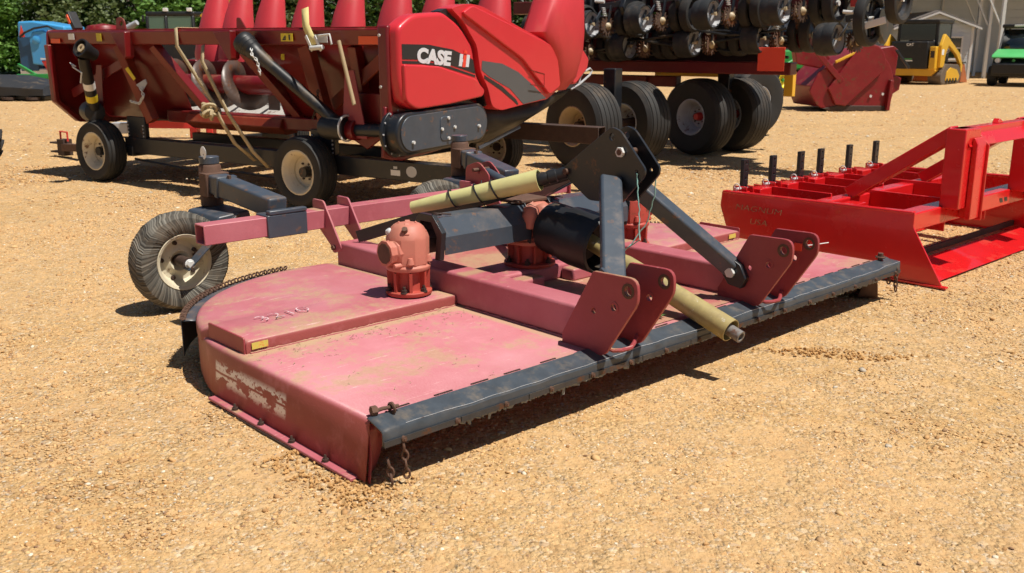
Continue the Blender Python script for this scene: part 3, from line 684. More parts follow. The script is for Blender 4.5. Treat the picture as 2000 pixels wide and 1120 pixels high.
    with BM("hinge_rod", "rust_steel", deck) as b: tube(b, [(.05, -.005, .238), (.085, -.012, .242), (.14, -.022, .240)], .007, 8); tube(b, torus_pts((.115, -.02, .238), (1, 0, 0), .016), .006, 6, True)
    with BM("hinge_rod_nut", "rust_steel", deck) as b: hexnut(b, (.045, -.002, .240), (1, -.2, 0), .017, .02)
    with BM("hinge_rod_nut", "rust_steel", deck) as b: cyl(b, (3.44, -.02, .225), (3.44, -.02, .262), .015, n=8); tube(b, torus_pts((3.44, -.02, .24), (0, 0, 1), .022), .006, 6, True)
    # ---- left and right skids
    for sx, x in ((-1, W0), (1, W1)):
        o = lambda d: x + sx * d
        with BM("skid_flange", "beam_paint", deck, bevel=.003) as b:
            prism(b, [(.03, .0), (.03, .012), (1.04, .016), (1.04, .004)], lambda u, v, q: (o(q), u, v + .002), .018, .054)
        fl = BM.last
        for y in (.20, .42, .64, .84):
            with BM("skid_bolt", "dark_rust", fl) as b:
                q = (o(.040), y, .015 + y * .004); cyl(b, q, (q[0], q[1], q[2] + .009), .012, n=10); cyl(b, (q[0], q[1], q[2] + .008), (q[0], q[1], q[2] + .024), .007, .004, n=8)
        with BM("skid_runner", "dark_rust", fl, bevel=.002) as b:
            bx(b, min(o(.030), o(.058)), max(o(.030), o(.058)), .40, .90, -.004, .0045)
        # front of the skirt rolls inwards
        b = bmesh.new(); rows = []
        for i in range(9):
            t = i / 8; z = .196 * (1 - t) + .002; bow = -.014 * math.sin(math.pi * t) - .026 * t * t
            rows.append([b.verts.new((o(q0 + .016 * t * t), .0 + q1 + bow * (1 if j < 3 else .5) + (.05 * t * t if j > 1 else 0), z)) for j, (q0, q1) in enumerate(((.002, .012), (.0, -.004), (-.03, .004), (-.075, .02)))])
        for A, B in zip(rows, rows[1:]):
            for i in range(3): b.faces.new((A[i], A[i + 1], B[i + 1], B[i]))
        ob("skirt_nose", b, "plate_paint" if sx < 0 else "rust_steel", deck, solid=.005, smooth=50)
        with BM("skirt_liner", "rust_steel", deck, bevel=.002) as b:
            prism(b, [(.02, .19), (.02, .09), (.05, .03), (.14, .0), (.9, .02), (.9, .19)], YZ, o(-.012), o(-.006))
    with BM("round_shoe", "rust_steel", deck, smooth=40) as b: lathe(b, [(0, 0), (.07, 0), (.082, .01), (.082, .10), (.07, .115), (0, .115)], (3.30, .12, .105), (1, 0, 0), 26)
    # ---- hanging chains at both ends
    chain("front_chain", T, [(.10, -.098, .15), (.105, -.10, .085), (.11, -.10, .02)], .0045, .034)
    chain("front_chain", T, [(.055, -.07, .10), (.06, -.075, .06), (.065, -.08, .01)], .0045, .034)
    chain("front_chain", T, [(3.50, -.09, .18), (3.50, -.092, .10), (3.502, -.095, .05)], .0045, .034)
    chain("front_chain", T, [(3.47, -.06, .15), (3.475, -.065, .09)], .0045, .034)
    # ---- rear deflector band with chain rod round the left blade circle
    for cx, s in ((GX[0], 1), (GX[2], -1)):
        b = bmesh.new(); rows = []
        an = [R(153 - i * 2.5) for i in range(27)]
        for t in an:
            r_ = RA + .055; x = cx + s * r_ * math.cos(t); y = GY + .03 + r_ * math.sin(t); x2 = cx + s * (RA + .004) * math.cos(t); y2 = GY + (RA + .004) * math.sin(t)
            rows.append([b.verts.new(p) for p in ((x2, y2, .225), (x, y, .222), (x, y, .06))])
        for A, B in zip(rows, rows[1:]):
            for i in range(2): b.faces.new((A[i], B[i], B[i + 1], A[i + 1]))
        rg = ob("rear_deflector", b, "blue_black_paint", T, solid=.005, smooth=40)
        b = bmesh.new(); k = 0; t = R(153)
        while t > R(92):
            p = Vector((cx + s * (RA + .045) * math.cos(t), GY + .03 + (RA + .045) * math.sin(t), .236)); d = Vector((-s * math.sin(t), math.cos(t), 0))
            tube(b, torus_pts(p, d if k % 2 else (d + Vector((0, 0, .8))), .011, 8), .0045, 5, True); t -= .026; k += 1
        o = ob("deflector_chain", b, "rust_steel", rg); o['kind'] = 'stuff'
    # ---- red lashing tag on the right hand plate
    with BM("tag", "flag_orange", T, bevel=.002) as b:
        bx(b, 2.345, 2.352, -.165, -.125, .455, .492); tube(b, [(2.37, -.16, .46), (2.375, -.175, .42), (2.372, -.17, .40)], [.006, .012, .003], 8)
    with BM("tag_tie", "white_paint", BM.last) as b: tube(b, [(2.35, -.14, .475), (2.42, -.18, .478), (2.49, -.22, .485)], .0022, 5)
    with BM("paper_scrap", "white_paint", T) as b: bx(b, 3.06, 3.12, .25, .28, .2225, .2235)
    return T
rotary_cutter()
# ================================================================ wheels used by several machines
def tyre_wheel(parent, name, c, axis, ro, wd, ri, rim_mat, hub_mat="dark_rust", grooves=4, tmat="tyre_rubber", n=56, dish=.35, lugs=6, lug_mat="dark_rust", tread_blocks=0):
    """pneumatic tyre with ribbed tread, dished rim, hub and wheel nuts; axis points out of the visible face"""
    c = Vector(c); a = Vector(axis).normalized(); h = wd / 2; sw = ro - ri
    prof = [(ri, -h * .78), (ri + .02, -h * .9), (ri + sw * .5, -h), (ro - sw * .22, -h * .97), (ro - .018, -h * .80)]
    k = grooves
    for i in range(k + 1):
        y0 = -h * .72 + (1.44 * h) * i / (k + 1); y1 = -h * .72 + (1.44 * h) * (i + 1) / (k + 1); cr = lambda y: ro - .02 * (y / h) ** 2
        prof += [(cr(y0) - .012, y0), (cr(y0), y0 + .006), (cr(y1), y1 - .006), (cr(y1) - .012, y1)]
    prof += [(ro - .018, h * .80), (ro - sw * .22, h * .97), (ri + sw * .5, h), (ri + .02, h * .9), (ri, h * .78)]
    b = bmesh.new()
    rp = (lambda i, j: -.007 if (tread_blocks and 4 < j < len(prof) - 5 and i % tread_blocks == 0) else 0)
    lathe(b, prof, c, a, n, ripple=rp)
    t = ob(name, b, tmat, parent, smooth=32)
    with BM("rim", rim_mat, t, smooth=40) as b:
        lathe(b, [(ri * .22, h * (dish - .12)), (ri * .45, h * dish), (ri * .62, h * (dish - .1)), (ri * .72, h * (dish + .02)), (ri * .80, h * .45), (ri * .93, h * .72), (ri * 1.03, h * .80), (ri * 1.05, h * .86), (ri * 1.0, h * .88), (ri * .9, h * .78), (ri * .7, 0), (ri * .9, -h * .7), (ri * 1.03, -h * .8), (ri * 1.0, -h * .86), (ri * .5, -h * .4)], c, a, 36)
    with BM("hub", hub_mat, t, smooth=40) as b:
        lathe(b, [(ri * .26, h * (dish - .3)), (ri * .24, h * (dish + .12)), (ri * .17, h * (dish + .30)), (0, h * (dish + .32))], c, a, 18)
    x, y, _ = frame(a)
    for i in range(lugs):
        th = 2 * math.pi * i / lugs; p = c + (x * math.cos(th) + y * math.sin(th)) * ri * .40 + a * h * (dish - .03)
        with BM("wheel_nut", lug_mat, t) as b: cyl(b, p, p + a * .014, .010, n=6)
    return t
# ================================================================ corn header and its trailer (x along the header, y to its snouts)
HL = ((-4.21, 9.96, 0), -34.2)
def header_trailer():
    T = empty("header_trailer", *HL, "black header trailer with cream wheels under the red corn header", "trailer")
    for i, (x, y) in enumerate(((0, 0), (2.94, 0), (.1, 2.45), (3.15, 2.55))):
        tyre_wheel(T, "wheel", (x, y, .31), (0, -1, 0) if y < 1 else (0, -1, 0), .31, .21, .185, "cream_rim", grooves=3, tread_blocks=2 if y > 1 else 0, n=64, dish=-.15)
    with BM("near_rail", "black_paint", T, bevel=.008) as b: bx(b, .22, 4.62, .13, .26, .29, .45)
    nr = BM.last
    with BM("far_rail", "dark_rust", T, bevel=.006) as b: hollow(b, (-.6, 2.2, .535), (4.62, 2.2, .535), .14, .16, .01)
    with BM("middle_rail", "black_paint", T, bevel=.006) as b: bx(b, .3, 3.2, .9, 1.0, .33, .44)
    for x in (.30, 2.72):
        with BM("axle_beam", "black_paint", T, bevel=.008) as b: bx(b, x - .05, x + .05, .12, 2.5, .26, .36)
    for x in (.03, 2.97):
        with BM("stub_axle", "black_paint", T) as b: cyl(b, (x, -.06, .31), (x, .2, .31), .045, n=14)
    for x in (.44, 3.05):
        with BM("support_post", "black_paint", T, bevel=.006) as b: bx(b, x - .17, x + .12, .14, .19, .44, .66)
        sp = BM.last
        for k in range(5):
            with BM("adjust_bolt", "grey_rim", sp) as b: cyl(b, (x - .145, .14, .47 + k * .035), (x - .145, .132, .47 + k * .035), .008, n=8)
            if k < 4:
                with BM("adjust_bolt", "grey_rim", sp) as b: cyl(b, (x + .095, .14, .47 + k * .035), (x + .095, .132, .47 + k * .035), .008, n=8)
    plate("oval_label", "grey_sticker", nr, [(4.02 + .055 * math.cos(t * .3142), .372 + .045 * math.sin(t * .3142)) for t in range(20)], XZ, .1285, .002, bev=.0003)
    with BM("paper_label", "white_paint", nr) as b: bx(b, 3.80, 3.90, .1275, .1292, .33, .375)
    with BM("paper_label", "grey_sticker", nr) as b: bx(b, 3.83, 3.87, .1275, .1292, .385, .405)
    with BM("brake_pipe", "black_plastic", T) as b: tube(b, [(.4, .11, .24), (1.2, .10, .20), (2.0, .11, .22), (2.8, .10, .2)], .012, 6)
    # drawbar at the left end
    with BM("drawbar", "rust_steel", T, bevel=.005) as b: bar(b, (-2.30, .98, .12), (.1, .60, .26), .09, .09)
    with BM("hitch_jaw", "dark_rust", T, bevel=.004) as b:
        bx(b, -2.52, -2.25, .93, 1.05, .05, .07); bx(b, -2.52, -2.25, .93, 1.05, .16, .18); bx(b, -2.36, -2.22, .93, 1.05, .02, .22)
    with BM("hitch_handle", "bright_red_far", T) as b: tube(b, [(-2.36, .99, .20), (-2.36, .99, .31), (-2.18, .97, .31), (-2.18, .97, .20)], .012, 6)
header_trailer()

def corn_header():
    T = empty("corn_header", *HL, "large red corn header with raised snouts and black oval chain cover, on a trailer", "header")
    X0, X1 = -.74, 3.93
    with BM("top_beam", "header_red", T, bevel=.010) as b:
        prism(b, [(.02, 1.365), (.0, 1.49), (.015, 1.50), (.26, 1.505), (.26, 1.365)], YZ, X0, X1)
    tb = BM.last
    with BM("beam_top_sheet", "snout_red", tb) as b: bx(b, X0 + .02, X1 - .02, .02, .255, 1.505, 1.509)
    # rear sheets left and right of the feeder opening, dished trough behind
    def sheet(x0, x1):
        b = bmesh.new(); pr = [(.20, 1.366), (.34, 1.15), (.42, .92), (.50, .72), (.62, .60), (.95, .56)]
        A = [b.verts.new((x0, y, z)) for y, z in pr]; B = [b.verts.new((x1, y, z)) for y, z in pr]
        for i in range(len(pr) - 1): b.faces.new((A[i], A[i + 1], B[i + 1], B[i]))
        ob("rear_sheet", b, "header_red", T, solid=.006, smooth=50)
    sheet(X0 + .01, .86); sheet(2.20, X1 - .01)
    with BM("trough_floor", "bare_steel", T, smooth=40) as b:
        for (y0, z0), (y1, z1) in zip([(.62, .66), (.80, .60), (1.05, .62), (1.25, .74)], [(.80, .60), (1.05, .62), (1.25, .74), (1.30, .95)]):
            v = [b.verts.new(p) for p in ((X0 + .05, y0, z0), (X1 - .05, y0, z0), (X1 - .05, y1, z1), (X0 + .05, y1, z1))]; b.faces.new(v)
        bmesh.ops.remove_doubles(b, verts=b.verts, dist=1e-4)
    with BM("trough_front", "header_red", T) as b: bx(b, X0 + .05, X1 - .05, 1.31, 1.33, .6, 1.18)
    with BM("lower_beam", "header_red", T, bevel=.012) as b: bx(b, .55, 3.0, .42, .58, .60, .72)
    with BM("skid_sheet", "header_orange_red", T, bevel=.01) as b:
        prism(b, [(.40, .70), (.36, .62), (.46, .55), (.6, .56), (.6, .70)], YZ, .9, 2.25)
    # auger with flighting
    with BM("auger", "header_red", T, smooth=40) as b: cyl(b, (X0 + .1, .98, .96), (X1 - .1, .98, .96), .095, n=24)
    au = BM.last
    def flight(x0, x1, turns, s):
        b = bmesh.new(); n = int(turns * 28); last = None
        for i in range(n + 1):
            t = i / n; th = s * 2 * math.pi * turns * t; x = x0 + (x1 - x0) * t
            A = b.verts.new((x, .98 + .09 * math.cos(th), .96 + .09 * math.sin(th))); B = b.verts.new((x, .98 + .255 * math.cos(th), .96 + .255 * math.sin(th)))
            if last: b.faces.new((last[0], A, B, last[1]))
            last = (A, B)
        ob("flighting", b, "worn_auger", au, solid=.006, smooth=60)
    flight(X0 + .15, 1.40, 4.2, 1); flight(X1 - .15, 1.65, 4.2, -1)
    with BM("auger_paddle", "worn_auger", au, bevel=.003) as b: bx(b, 1.45, 1.6, .97, .99, .72, 1.22)
    # end plates
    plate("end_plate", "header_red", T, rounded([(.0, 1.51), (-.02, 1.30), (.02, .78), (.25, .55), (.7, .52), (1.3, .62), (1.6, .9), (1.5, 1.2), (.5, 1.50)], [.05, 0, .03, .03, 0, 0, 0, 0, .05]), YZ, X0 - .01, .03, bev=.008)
    with BM("end_flange", "header_red", T, bevel=.012) as b: prism(b, [(.02, 1.36), (-.045, 1.36), (-.03, .78), (.22, .555), (.25, .60), (.03, .80)], YZ, X0 - .02, X0 + .06)
    plate("end_plate", "header_red", T, rounded([(-.07, 1.51), (-.075, .62), (-.12, .50), (.1, .46), (1.1, .55), (1.75, .76), (1.6, 1.2), (.5, 1.50)], [.05, 0, .03, .03, .02, 0, 0, .05]), YZ, X1 + .01, .03, bev=.008)
    with BM("end_post", "header_red", T, bevel=.02, seg=3) as b: bx(b, X1 - .05, X1 + .06, -.078, .12, .62, 1.515)
    ep = BM.last
    for z in (1.44, 1.05):
        with BM("post_bolt", "zinc", ep) as b: cyl(b, (X1 - .02, -.079, z), (X1 - .02, -.090, z), .012, n=8)
    # uprights and diagonal braces on the back
    def post(x0, x1, w, mat="header_red", y0=.10, y1=.16, z0=1.37, z1=.63):
        with BM("upright", mat, T, bevel=.006) as b: bar(b, (x0, y0, z0), (x1, y1, z1), w, .09, up=(0, 1, 0))
    post(.30, .62, .11, "header_orange_red", .12, .20, 1.36, .62); post(.82, 1.12, .08, "header_red", .14, .5, 1.36, .72); post(2.05, 2.42, .08, "header_red", .14, .5, 1.36, .70)
    post(2.88, 3.05, .13, "header_orange_red", .14, .22, 1.36, .60); post(3.42, 3.40, .09, "header_red", .16, .34, 1.36, .62)
    with BM("diagonal_brace", "header_orange_red", T, bevel=.005) as b: bar(b, (3.88, .12, 1.34), (3.02, .30, .86), .025, .11, up=(0, 0, 1))
    with BM("diagonal_brace", "header_red", T, bevel=.005) as b: bar(b, (-.62, .14, .86), (.34, .18, 1.22), .025, .09, up=(0, 0, 1))
    for x0, s in ((-.1, 1), (3.30, 1)):
        plate("gusset", "header_red", T, [(x0, 1.16), (x0 + .09, 1.16), (x0 + .04, .62), (x0 - .13, .62)], XZ, .11, .012) if x0 < 0 else plate("gusset", "plate_paint", T, [(3.40, 1.16), (3.50, 1.17), (3.62, .62), (3.34, .62)], XZ, .06, .012)
    # triangular brackets under the beam
    for x, d in ((.52, 1), (2.03, 1)):
        with BM("beam_bracket", "header_red", T, bevel=.005) as b:
            A = [(x - .10, -.055, 1.475), (x + .13, -.055, 1.485), (x + .12, -.055, 1.25), (x + .09, -.055, 1.23)]
            f = [b.verts.new(p) for p in A]; g = [b.verts.new((p[0] + .02, .03, p[2])) for p in A]
            b.faces.new(f); b.faces.new(g[::-1])
            for i in range(4): b.faces.new((f[i], g[i], g[(i + 1) % 4], f[(i + 1) % 4]))
    # lower valance hanging plates
    with BM("drive_guard", "header_red", T, bevel=.006) as b: prism(b, [(3.32, .98), (3.74, .98), (3.74, .66), (3.52, .52), (3.34, .60)], XZ, .16, .19)
    with BM("cross_shaft", "black_paint", T) as b: cyl(b, (3.3, .08, .68), (3.95, .08, .70), .055, n=18)
    cs = BM.last
    with BM("shaft_collar", "header_red", cs) as b: cyl(b, (3.42, .08, .682), (3.50, .08, .685), .085, n=18)
    # two drive shafts hung on the back
    with BM("drive_shaft", "black_plastic", T, smooth=40) as b:
        p0, p1 = Vector((2.36, -.10, 1.40)), Vector((3.30, .02, .76)); d = p1 - p0; L = d.length
        lathe(b, [(.03, -.01), (.085, -.01), (.098, .02), (.092, .05), (.098, .06), (.086, .09), (.090, .10), (.076, .13), (.080, .14), (.066, .20), (.062, .21), (.055, .32), (.050, .34), (.050, L), (0, L)], p0, d, 26)
    d1 = BM.last
    with BM("shaft_elbow", "black_plastic", d1, smooth=40) as b: lathe(b, [(0, -.14), (.09, -.14), (.10, -.10), (.10, .08), (.088, .10), (0, .10)], (3.32, .02, .70), (1, .05, 0), 26)
    with BM("elbow_ring", "zinc", d1) as b: lathe(b, [(.098, 0), (.112, 0), (.112, .012), (.098, .012)], (3.42, .025, .70), (1, .05, 0), 26, closed=True)
    chain("shaft_chain", d1, [(2.52, -.14, 1.34), (2.55, -.165, 1.28), (2.58, -.14, 1.24), (2.60, -.13, 1.12)], .005, .03, "zinc")
    with BM("drive_shaft", "black_plastic", T, smooth=40) as b:
        p0, p1 = Vector((.25, -.26, 1.33)), Vector((-.02, -.02, .74)); d = p1 - p0; L = d.length
        lathe(b, [(.05, .10), (.056, .16), (.056, L), (0, L)], p0, d, 24)
    d2 = BM.last
    with BM("shaft_end_guard", "black_plastic", d2, smooth=40) as b: lathe(b, [(.06, .16), (.066, .10), (.085, .03), (.090, 0), (.090, -.02), (.076, -.02), (.070, .03), (.0, .05)], (.25, -.26, 1.33), (-.1, .75, -.35), 26)
    with BM("splined_end", "tan_rim", d2, smooth=40) as b: lathe(b, [(.018, .0), (.040, .0), (.040, .05), (.018, .05)], (.25, -.27, 1.335), (-.1, .75, -.35), 16, closed=True)
    with BM("shaft_elbow", "black_plastic", d2, smooth=40) as b: lathe(b, [(0, -.16), (.105, -.15), (.11, -.05), (.10, .06), (0, .08)], (-.05, -.01, .70), (1, -.35, 0), 24)
    for t, m in ((.55, "white_paint"), (.76, "yellow_sticker")):
        with BM("shaft_label", m, d2, smooth=40) as b: lathe(b, [(.0570, 0), (.0575, .0), (.0575, .075), (.0570, .075)], p0 + d * t, d, 24)
    with BM("tie_wire", "zinc", d2) as b: tube(b, [(.18, -.30, 1.16), (.10, -.30, 1.19), (.16, -.31, 1.15), (.24, -.28, 1.10), (.19, -.27, 1.0)], .008, 6)
    chain("brace_chain", T, [(.66, .06, .96), (.70, .06, .88), (.62, .06, .80), (.48, .06, .82)], .006, .035, "zinc")
    chain("brace_chain", T, [(3.12, .02, 1.0), (3.10, .02, .86), (3.02, .04, .76)], .005, .03, "dark_rust")
    # labels on the beam
    def lab(m, x0, x1, z0, z1, nm="sticker", y=-.0065):
        with BM(nm, m, tb) as b: bx(b, x0, x1, y + .0005, y + .004, z0, z1)
    lab("yellow_sticker", 2.74, 2.88, 1.395, 1.46, "warning_sticker"); lab("yellow_sticker", .12, .20, 1.395, 1.47, "warning_sticker"); lab("yellow_sticker", 2.63, 2.67, 1.24, 1.29, "warning_sticker", .085)
    lab("white_paint", 3.12, 3.28, 1.385, 1.45); lab("white_paint", -.36, -.26, 1.41, 1.47); lab("orange_reflector", 3.62, 3.88, 1.372, 1.435, "reflector"); lab("orange_reflector", -.68, -.52, 1.375, 1.42, "reflector")
    for z in (1.405, 1.43, 1.418):
        with BM("sticker_mark", "stripe_black", tb) as b: bx(b, 2.755 + (z - 1.4), 2.80, -.0085, -.0065, z, z + .012)
    with BM("sticker_mark", "stripe_black", tb) as b: bx(b, 2.835, 2.85, -.0085, -.0065, 1.405, 1.45)
    # lamp, eye plate, gusset on the beam
    with BM("marker_lamp", "black_plastic", T, bevel=.008) as b: bar(b, (-.34, .1, 1.51), (-.44, .1, 1.68), .10, .05, up=(1, 0, .5))
    with BM("lens", "orange_reflector", BM.last, bevel=.003) as b: bar(b, (-.385, .045, 1.57), (-.43, .045, 1.655), .012, .032, up=(1, 0, .5))
    plate("lifting_eye", "header_red", T, rounded([(.28, 1.50), (.44, 1.50), (.42, 1.60), (.36, 1.63), (.30, 1.615)], [0, 0, .03, .03, .02]), XZ, .12, .014, [(.37, 1.565, .025)])
    plate("lifting_eye", "header_red", T, rounded([(2.05, 1.50), (2.18, 1.50), (2.10, 1.60), (2.06, 1.60)], [0, 0, .02, .02]), XZ, .12, .014)
    plate("warning_placard", "yellow_sticker", T, [(.40, 1.13), (.52, 1.02), (.56, 1.04), (.45, 1.15)], XZ, .09, .004, bev=.0005)
    with BM("latch_handle", "grey_rim", T, bevel=.004) as b: prism(b, [(.56, .98), (.72, 1.04), (.74, 1.0), (.66, .92)], XZ, .08, .09)
    # row unit bodies, hoods and folded-up snouts
    xs = [-.62, -.20, .34, .95, 1.56, 2.22, 2.78, 3.46]
    for i, x in enumerate(xs):
        with BM("row_unit", "header_red", T, bevel=.02) as b: prism(b, [(1.34, .62), (1.34, 1.20), (1.9, 1.10), (2.25, .8), (2.25, .66)], YZ, x - .09, x + .09)
    def snout(x, y, s, side=0):
        b = bmesh.new(); rows = []
        prof = [(.0, .255, .17, .0), (.15, .25, .19, .01), (.35, .22, .18, .04), (.6, .18, .15, .09), (.85, .13, .11, .16), (1.05, .085, .075, .23), (1.18, .04, .04, .28), (1.21, .01, .01, .30)]
        for h, wx, wy, dy in prof:
            r = []
            for k in range(18):
                t = 2 * math.pi * k / 18; cx_, sy_ = math.cos(t), math.sin(t)
                q = abs(cx_) ** .75 * math.copysign(1, cx_); r.append(b.verts.new((x + q * wx * s, y + dy * s + sy_ * wy * s, 1.12 + h * s)))
            rows.append(r)
        for A, B in zip(rows, rows[1:]):
            for k in range(18): b.faces.new((A[k], A[(k + 1) % 18], B[(k + 1) % 18], B[k]))
        b.faces.new(rows[0][::-1]); b.faces.new(rows[-1])
        return ob("snout", b, "snout_red", T, smooth=50)
    for x in xs: snout(x, 2.0, .95)
    # ---- right end shell
    def shell(name, mat, pts, rad, x0, x1, bev):
        with BM(name, mat, T, bevel=bev, seg=4, smooth=50) as b: prism(b, rounded(pts, rad, 5), YZ, x0, x1)
        return BM.last
    rear = shell("rear_shell", "header_shell_red", [(-.055, 1.50), (.12, 1.60), (.50, 1.625), (.72, 1.53), (.90, 1.35), (.95, 1.12), (1.05, 1.0), (1.02, .93), (.55, .885), (.10, .865), (-.03, .93), (-.055, 1.10)], [.05, .08, .05, .1, .05, .06, .04, .05, 0, .07, .05, .05], 3.93, 4.08, .035)
    rs2 = shell("shell_crease", "header_shell_red", [(-.03, 1.225), (.40, 1.20), (.90, 1.085), (1.03, .985), (1.0, .935), (.55, .895), (.11, .875), (-.02, .94)], [.02, 0, .02, .04, .04, 0, .06, .05], 3.99, 4.112, .03)
    fr = shell("front_hood", "header_shell_red", [(.58, 1.655), (.80, 1.70), (1.0, 1.685), (2.10, 1.37), (2.20, 1.25), (2.24, 1.0), (2.26, .95), (2.05, .862), (1.62, .83), (1.30, .80), (1.15, .835), (1.09, 1.0), (.98, 1.14), (.93, 1.36), (.75, 1.55)], [.04, .08, .06, .08, .04, 0, .03, 0, 0, .03, .06, .05, .05, .05, .05], 3.94, 4.10, .035)
    with BM("hood_ridge", "header_shell_red", fr, bevel=.02, seg=3, smooth=50) as b: prism(b, rounded([(.84, 1.685), (2.08, 1.36), (2.20, 1.22), (2.25, .98), (2.06, .90), (1.60, 1.24), (1.08, 1.46), (.70, 1.62)], [.04, .06, .03, .03, .05, .06, .06, .04], 4), YZ, 4.02, 4.128)
    def decal(parent, mat, pts, x, rad=0, nm="stripe"):
        return plate(nm, mat, parent, rounded(pts, rad) if rad else pts, YZ, x, .0024, bev=.0003)
    decal(rear, "stripe_black", [(-.020, 1.375), (.30, 1.37), (.62, 1.33), (.885, 1.25), (.90, 1.235), (.925, 1.13), (.50, 1.225), (.2, 1.255), (-.020, 1.262)], 4.0815)
    decal(rear, "stripe_black", [(-.020, 1.250), (.2, 1.243), (.50, 1.213), (.925, 1.115), (.925, 1.098), (.48, 1.195), (.2, 1.222), (-.020, 1.228)], 4.0815)
    decal(fr, "swoosh_grey", [(.99, 1.16), (1.0, 1.235), (1.30, 1.205), (1.56, 1.125), (1.80, 1.0), (2.03, .872), (1.64, .837), (1.42, .985), (1.10, 1.10)], 4.1015, 0, "swoosh")
    decal(fr, "stripe_black", [(1.03, 1.115), (1.30, 1.01), (1.52, .885), (1.56, .84), (1.535, .835), (1.48, .87), (1.28, .975), (1.03, 1.085)], 4.1015)
    # lettering on the stripe
    ML = basis((4.083, .150, 1.242), (0, 1, -.085), (0, 0, 1))
    text("lettering", "letter_silver", rear, "CASE", .150, ML, .003, shear=.10, bold=.008, xs=1.22)
    def iM(u, v): return ML @ Vector((u, v, 0))
    def stroke(nm, m, u0, u1, v0, v1, xo=.0):
        with BM(nm, m, rear) as b:
            P = [iM(u0 + .12 * v0, v0), iM(u1 + .12 * v0, v0), iM(u1 + .12 * v1, v1), iM(u0 + .12 * v1, v1)]
            A = [b.verts.new((p.x - .002, p.y, p.z)) for p in P]; B = [b.verts.new((p.x + .003 + xo, p.y, p.z)) for p in P]
            b.faces.new(A[::-1]); b.faces.new(B)
            for i in range(4): b.faces.new((A[i], A[(i + 1) % 4], B[(i + 1) % 4], B[i]))
    for a0 in (.545, .640): stroke("emblem_stroke", "letter_silver", a0, a0 + .042, 0, .10)
    for q in (.586, .622): stroke("emblem_stroke", "letter_silver", q, q + .02, .035, .06)
    stroke("emblem_stroke", "letter_red", .594, .634, -.005, .095, .002); stroke("emblem_stroke", "letter_red", .597, .634, .108, .132, .002)
    # outlined panel on the hood
    with BM("panel_outline", "header_red", fr) as b: tube(b, [(4.129, 1.72, 1.14), (4.129, 1.95, 1.10), (4.129, 1.95, .985), (4.129, 1.72, 1.01)], .004, 5)
    # seam between the shells
    with BM("shell_gap", "stripe_black", T) as b: prism(b, [(.50, 1.63), (.90, 1.40), (.93, 1.15), (1.10, .95), (1.12, .84), (1.2, .86), (1.08, 1.1), (1.0, 1.4), (.62, 1.66)], YZ, 3.95, 4.04)
    # ---- black oval chain cover
    def stad(y0, y1, z0, r, tilt=.0, n=14):
        o = []
        for k in range(n + 1):
            t = math.pi / 2 + math.pi * k / n; o.append((y0 + r * math.cos(t), z0 + r * math.sin(t)))
        for k in range(n + 1):
            t = -math.pi / 2 + math.pi * k / n; o.append((y1 + r * math.cos(t), z0 + tilt + r * math.sin(t)))
        return o
    with BM("lower_panel", "header_red", T, bevel=.01) as b: prism(b, [(-.10, .90), (-.135, .505), (-.02, .478), (1.12, .60), (1.10, .90)], YZ, 3.93, 3.965)
    with BM("chain_cover", "black_paint", T, bevel=.018, seg=3, smooth=40) as b: prism(b, stad(.03, .925, .690, .165, .025), YZ, 3.95, 4.10)
    cc = BM.last
    with BM("cover_rim", "black_paint", cc, bevel=.004, smooth=40) as b: prism(b, stad(.02, .935, .690, .192, .025), YZ, 3.955, 3.985)
    with BM("cover_face", "blue_black_paint", cc, bevel=.004, smooth=40) as b: prism(b, stad(.055, .92, .690, .140, .025), YZ, 4.09, 4.108)
    with BM("hatch", "blue_black_paint", cc, bevel=.004, smooth=40) as b: prism(b, rounded([(.40, .60), (.60, .605), (.60, .80), (.40, .80)], .05), YZ, 4.10, 4.114)
    for y, z in ((.50, .62), (.50, .785), (.415, .70), (.585, .705), (.05, .62), (.93, .69)):
        with BM("cover_bolt", "zinc", cc) as b: cyl(b, (4.105, y, z), (4.128, y, z), .013, n=8)
    for k in range(7):
        t = math.pi / 2 + math.pi * k / 6
        with BM("rim_screw", "grey_rim", cc) as b: cyl(b, (3.98, .02 + .178 * math.cos(t), .69 + .178 * math.sin(t)), (3.992, .02 + .178 * math.cos(t), .69 + .178 * math.sin(t)), .008, n=6)
    # big outer snout, its flap, handle, and the black belly sheet in front
    b = bmesh.new(); rows = []
    for h, y0, y1, xw in ((.93, 2.34, 2.52, .05), (1.05, 2.27, 2.64, .12), (1.30, 2.12, 2.72, .17), (1.48, 1.95, 2.73, .19), (1.75, 2.10, 2.73, .17), (2.05, 2.28, 2.73, .12), (2.35, 2.5, 2.74, .06), (2.5, 2.66, 2.74, .02)):
        yc, yr = (y0 + y1) / 2, (y1 - y0) / 2
        rows.append([b.verts.new((3.99 + xw * math.copysign(abs(math.cos(t)) ** .6, math.cos(t)), yc + yr * math.copysign(abs(math.sin(t)) ** .55, math.sin(t)), h)) for t in [2 * math.pi * k / 20 for k in range(20)]])
    for A, B in zip(rows, rows[1:]):
        for k in range(20): b.faces.new((A[k], A[(k + 1) % 20], B[(k + 1) % 20], B[k]))
    b.faces.new(rows[0][::-1]); b.faces.new(rows[-1]); ob("end_snout", b, "snout_red", T, smooth=50)
    with BM("snout_flap", "snout_red", T, bevel=.02, seg=3, smooth=50) as b: prism(b, rounded([(2.68, 1.36), (2.78, 1.34), (2.93, 1.22), (2.90, 1.12), (2.68, .98), (2.60, .98)], .03), YZ, 3.97, 4.05)
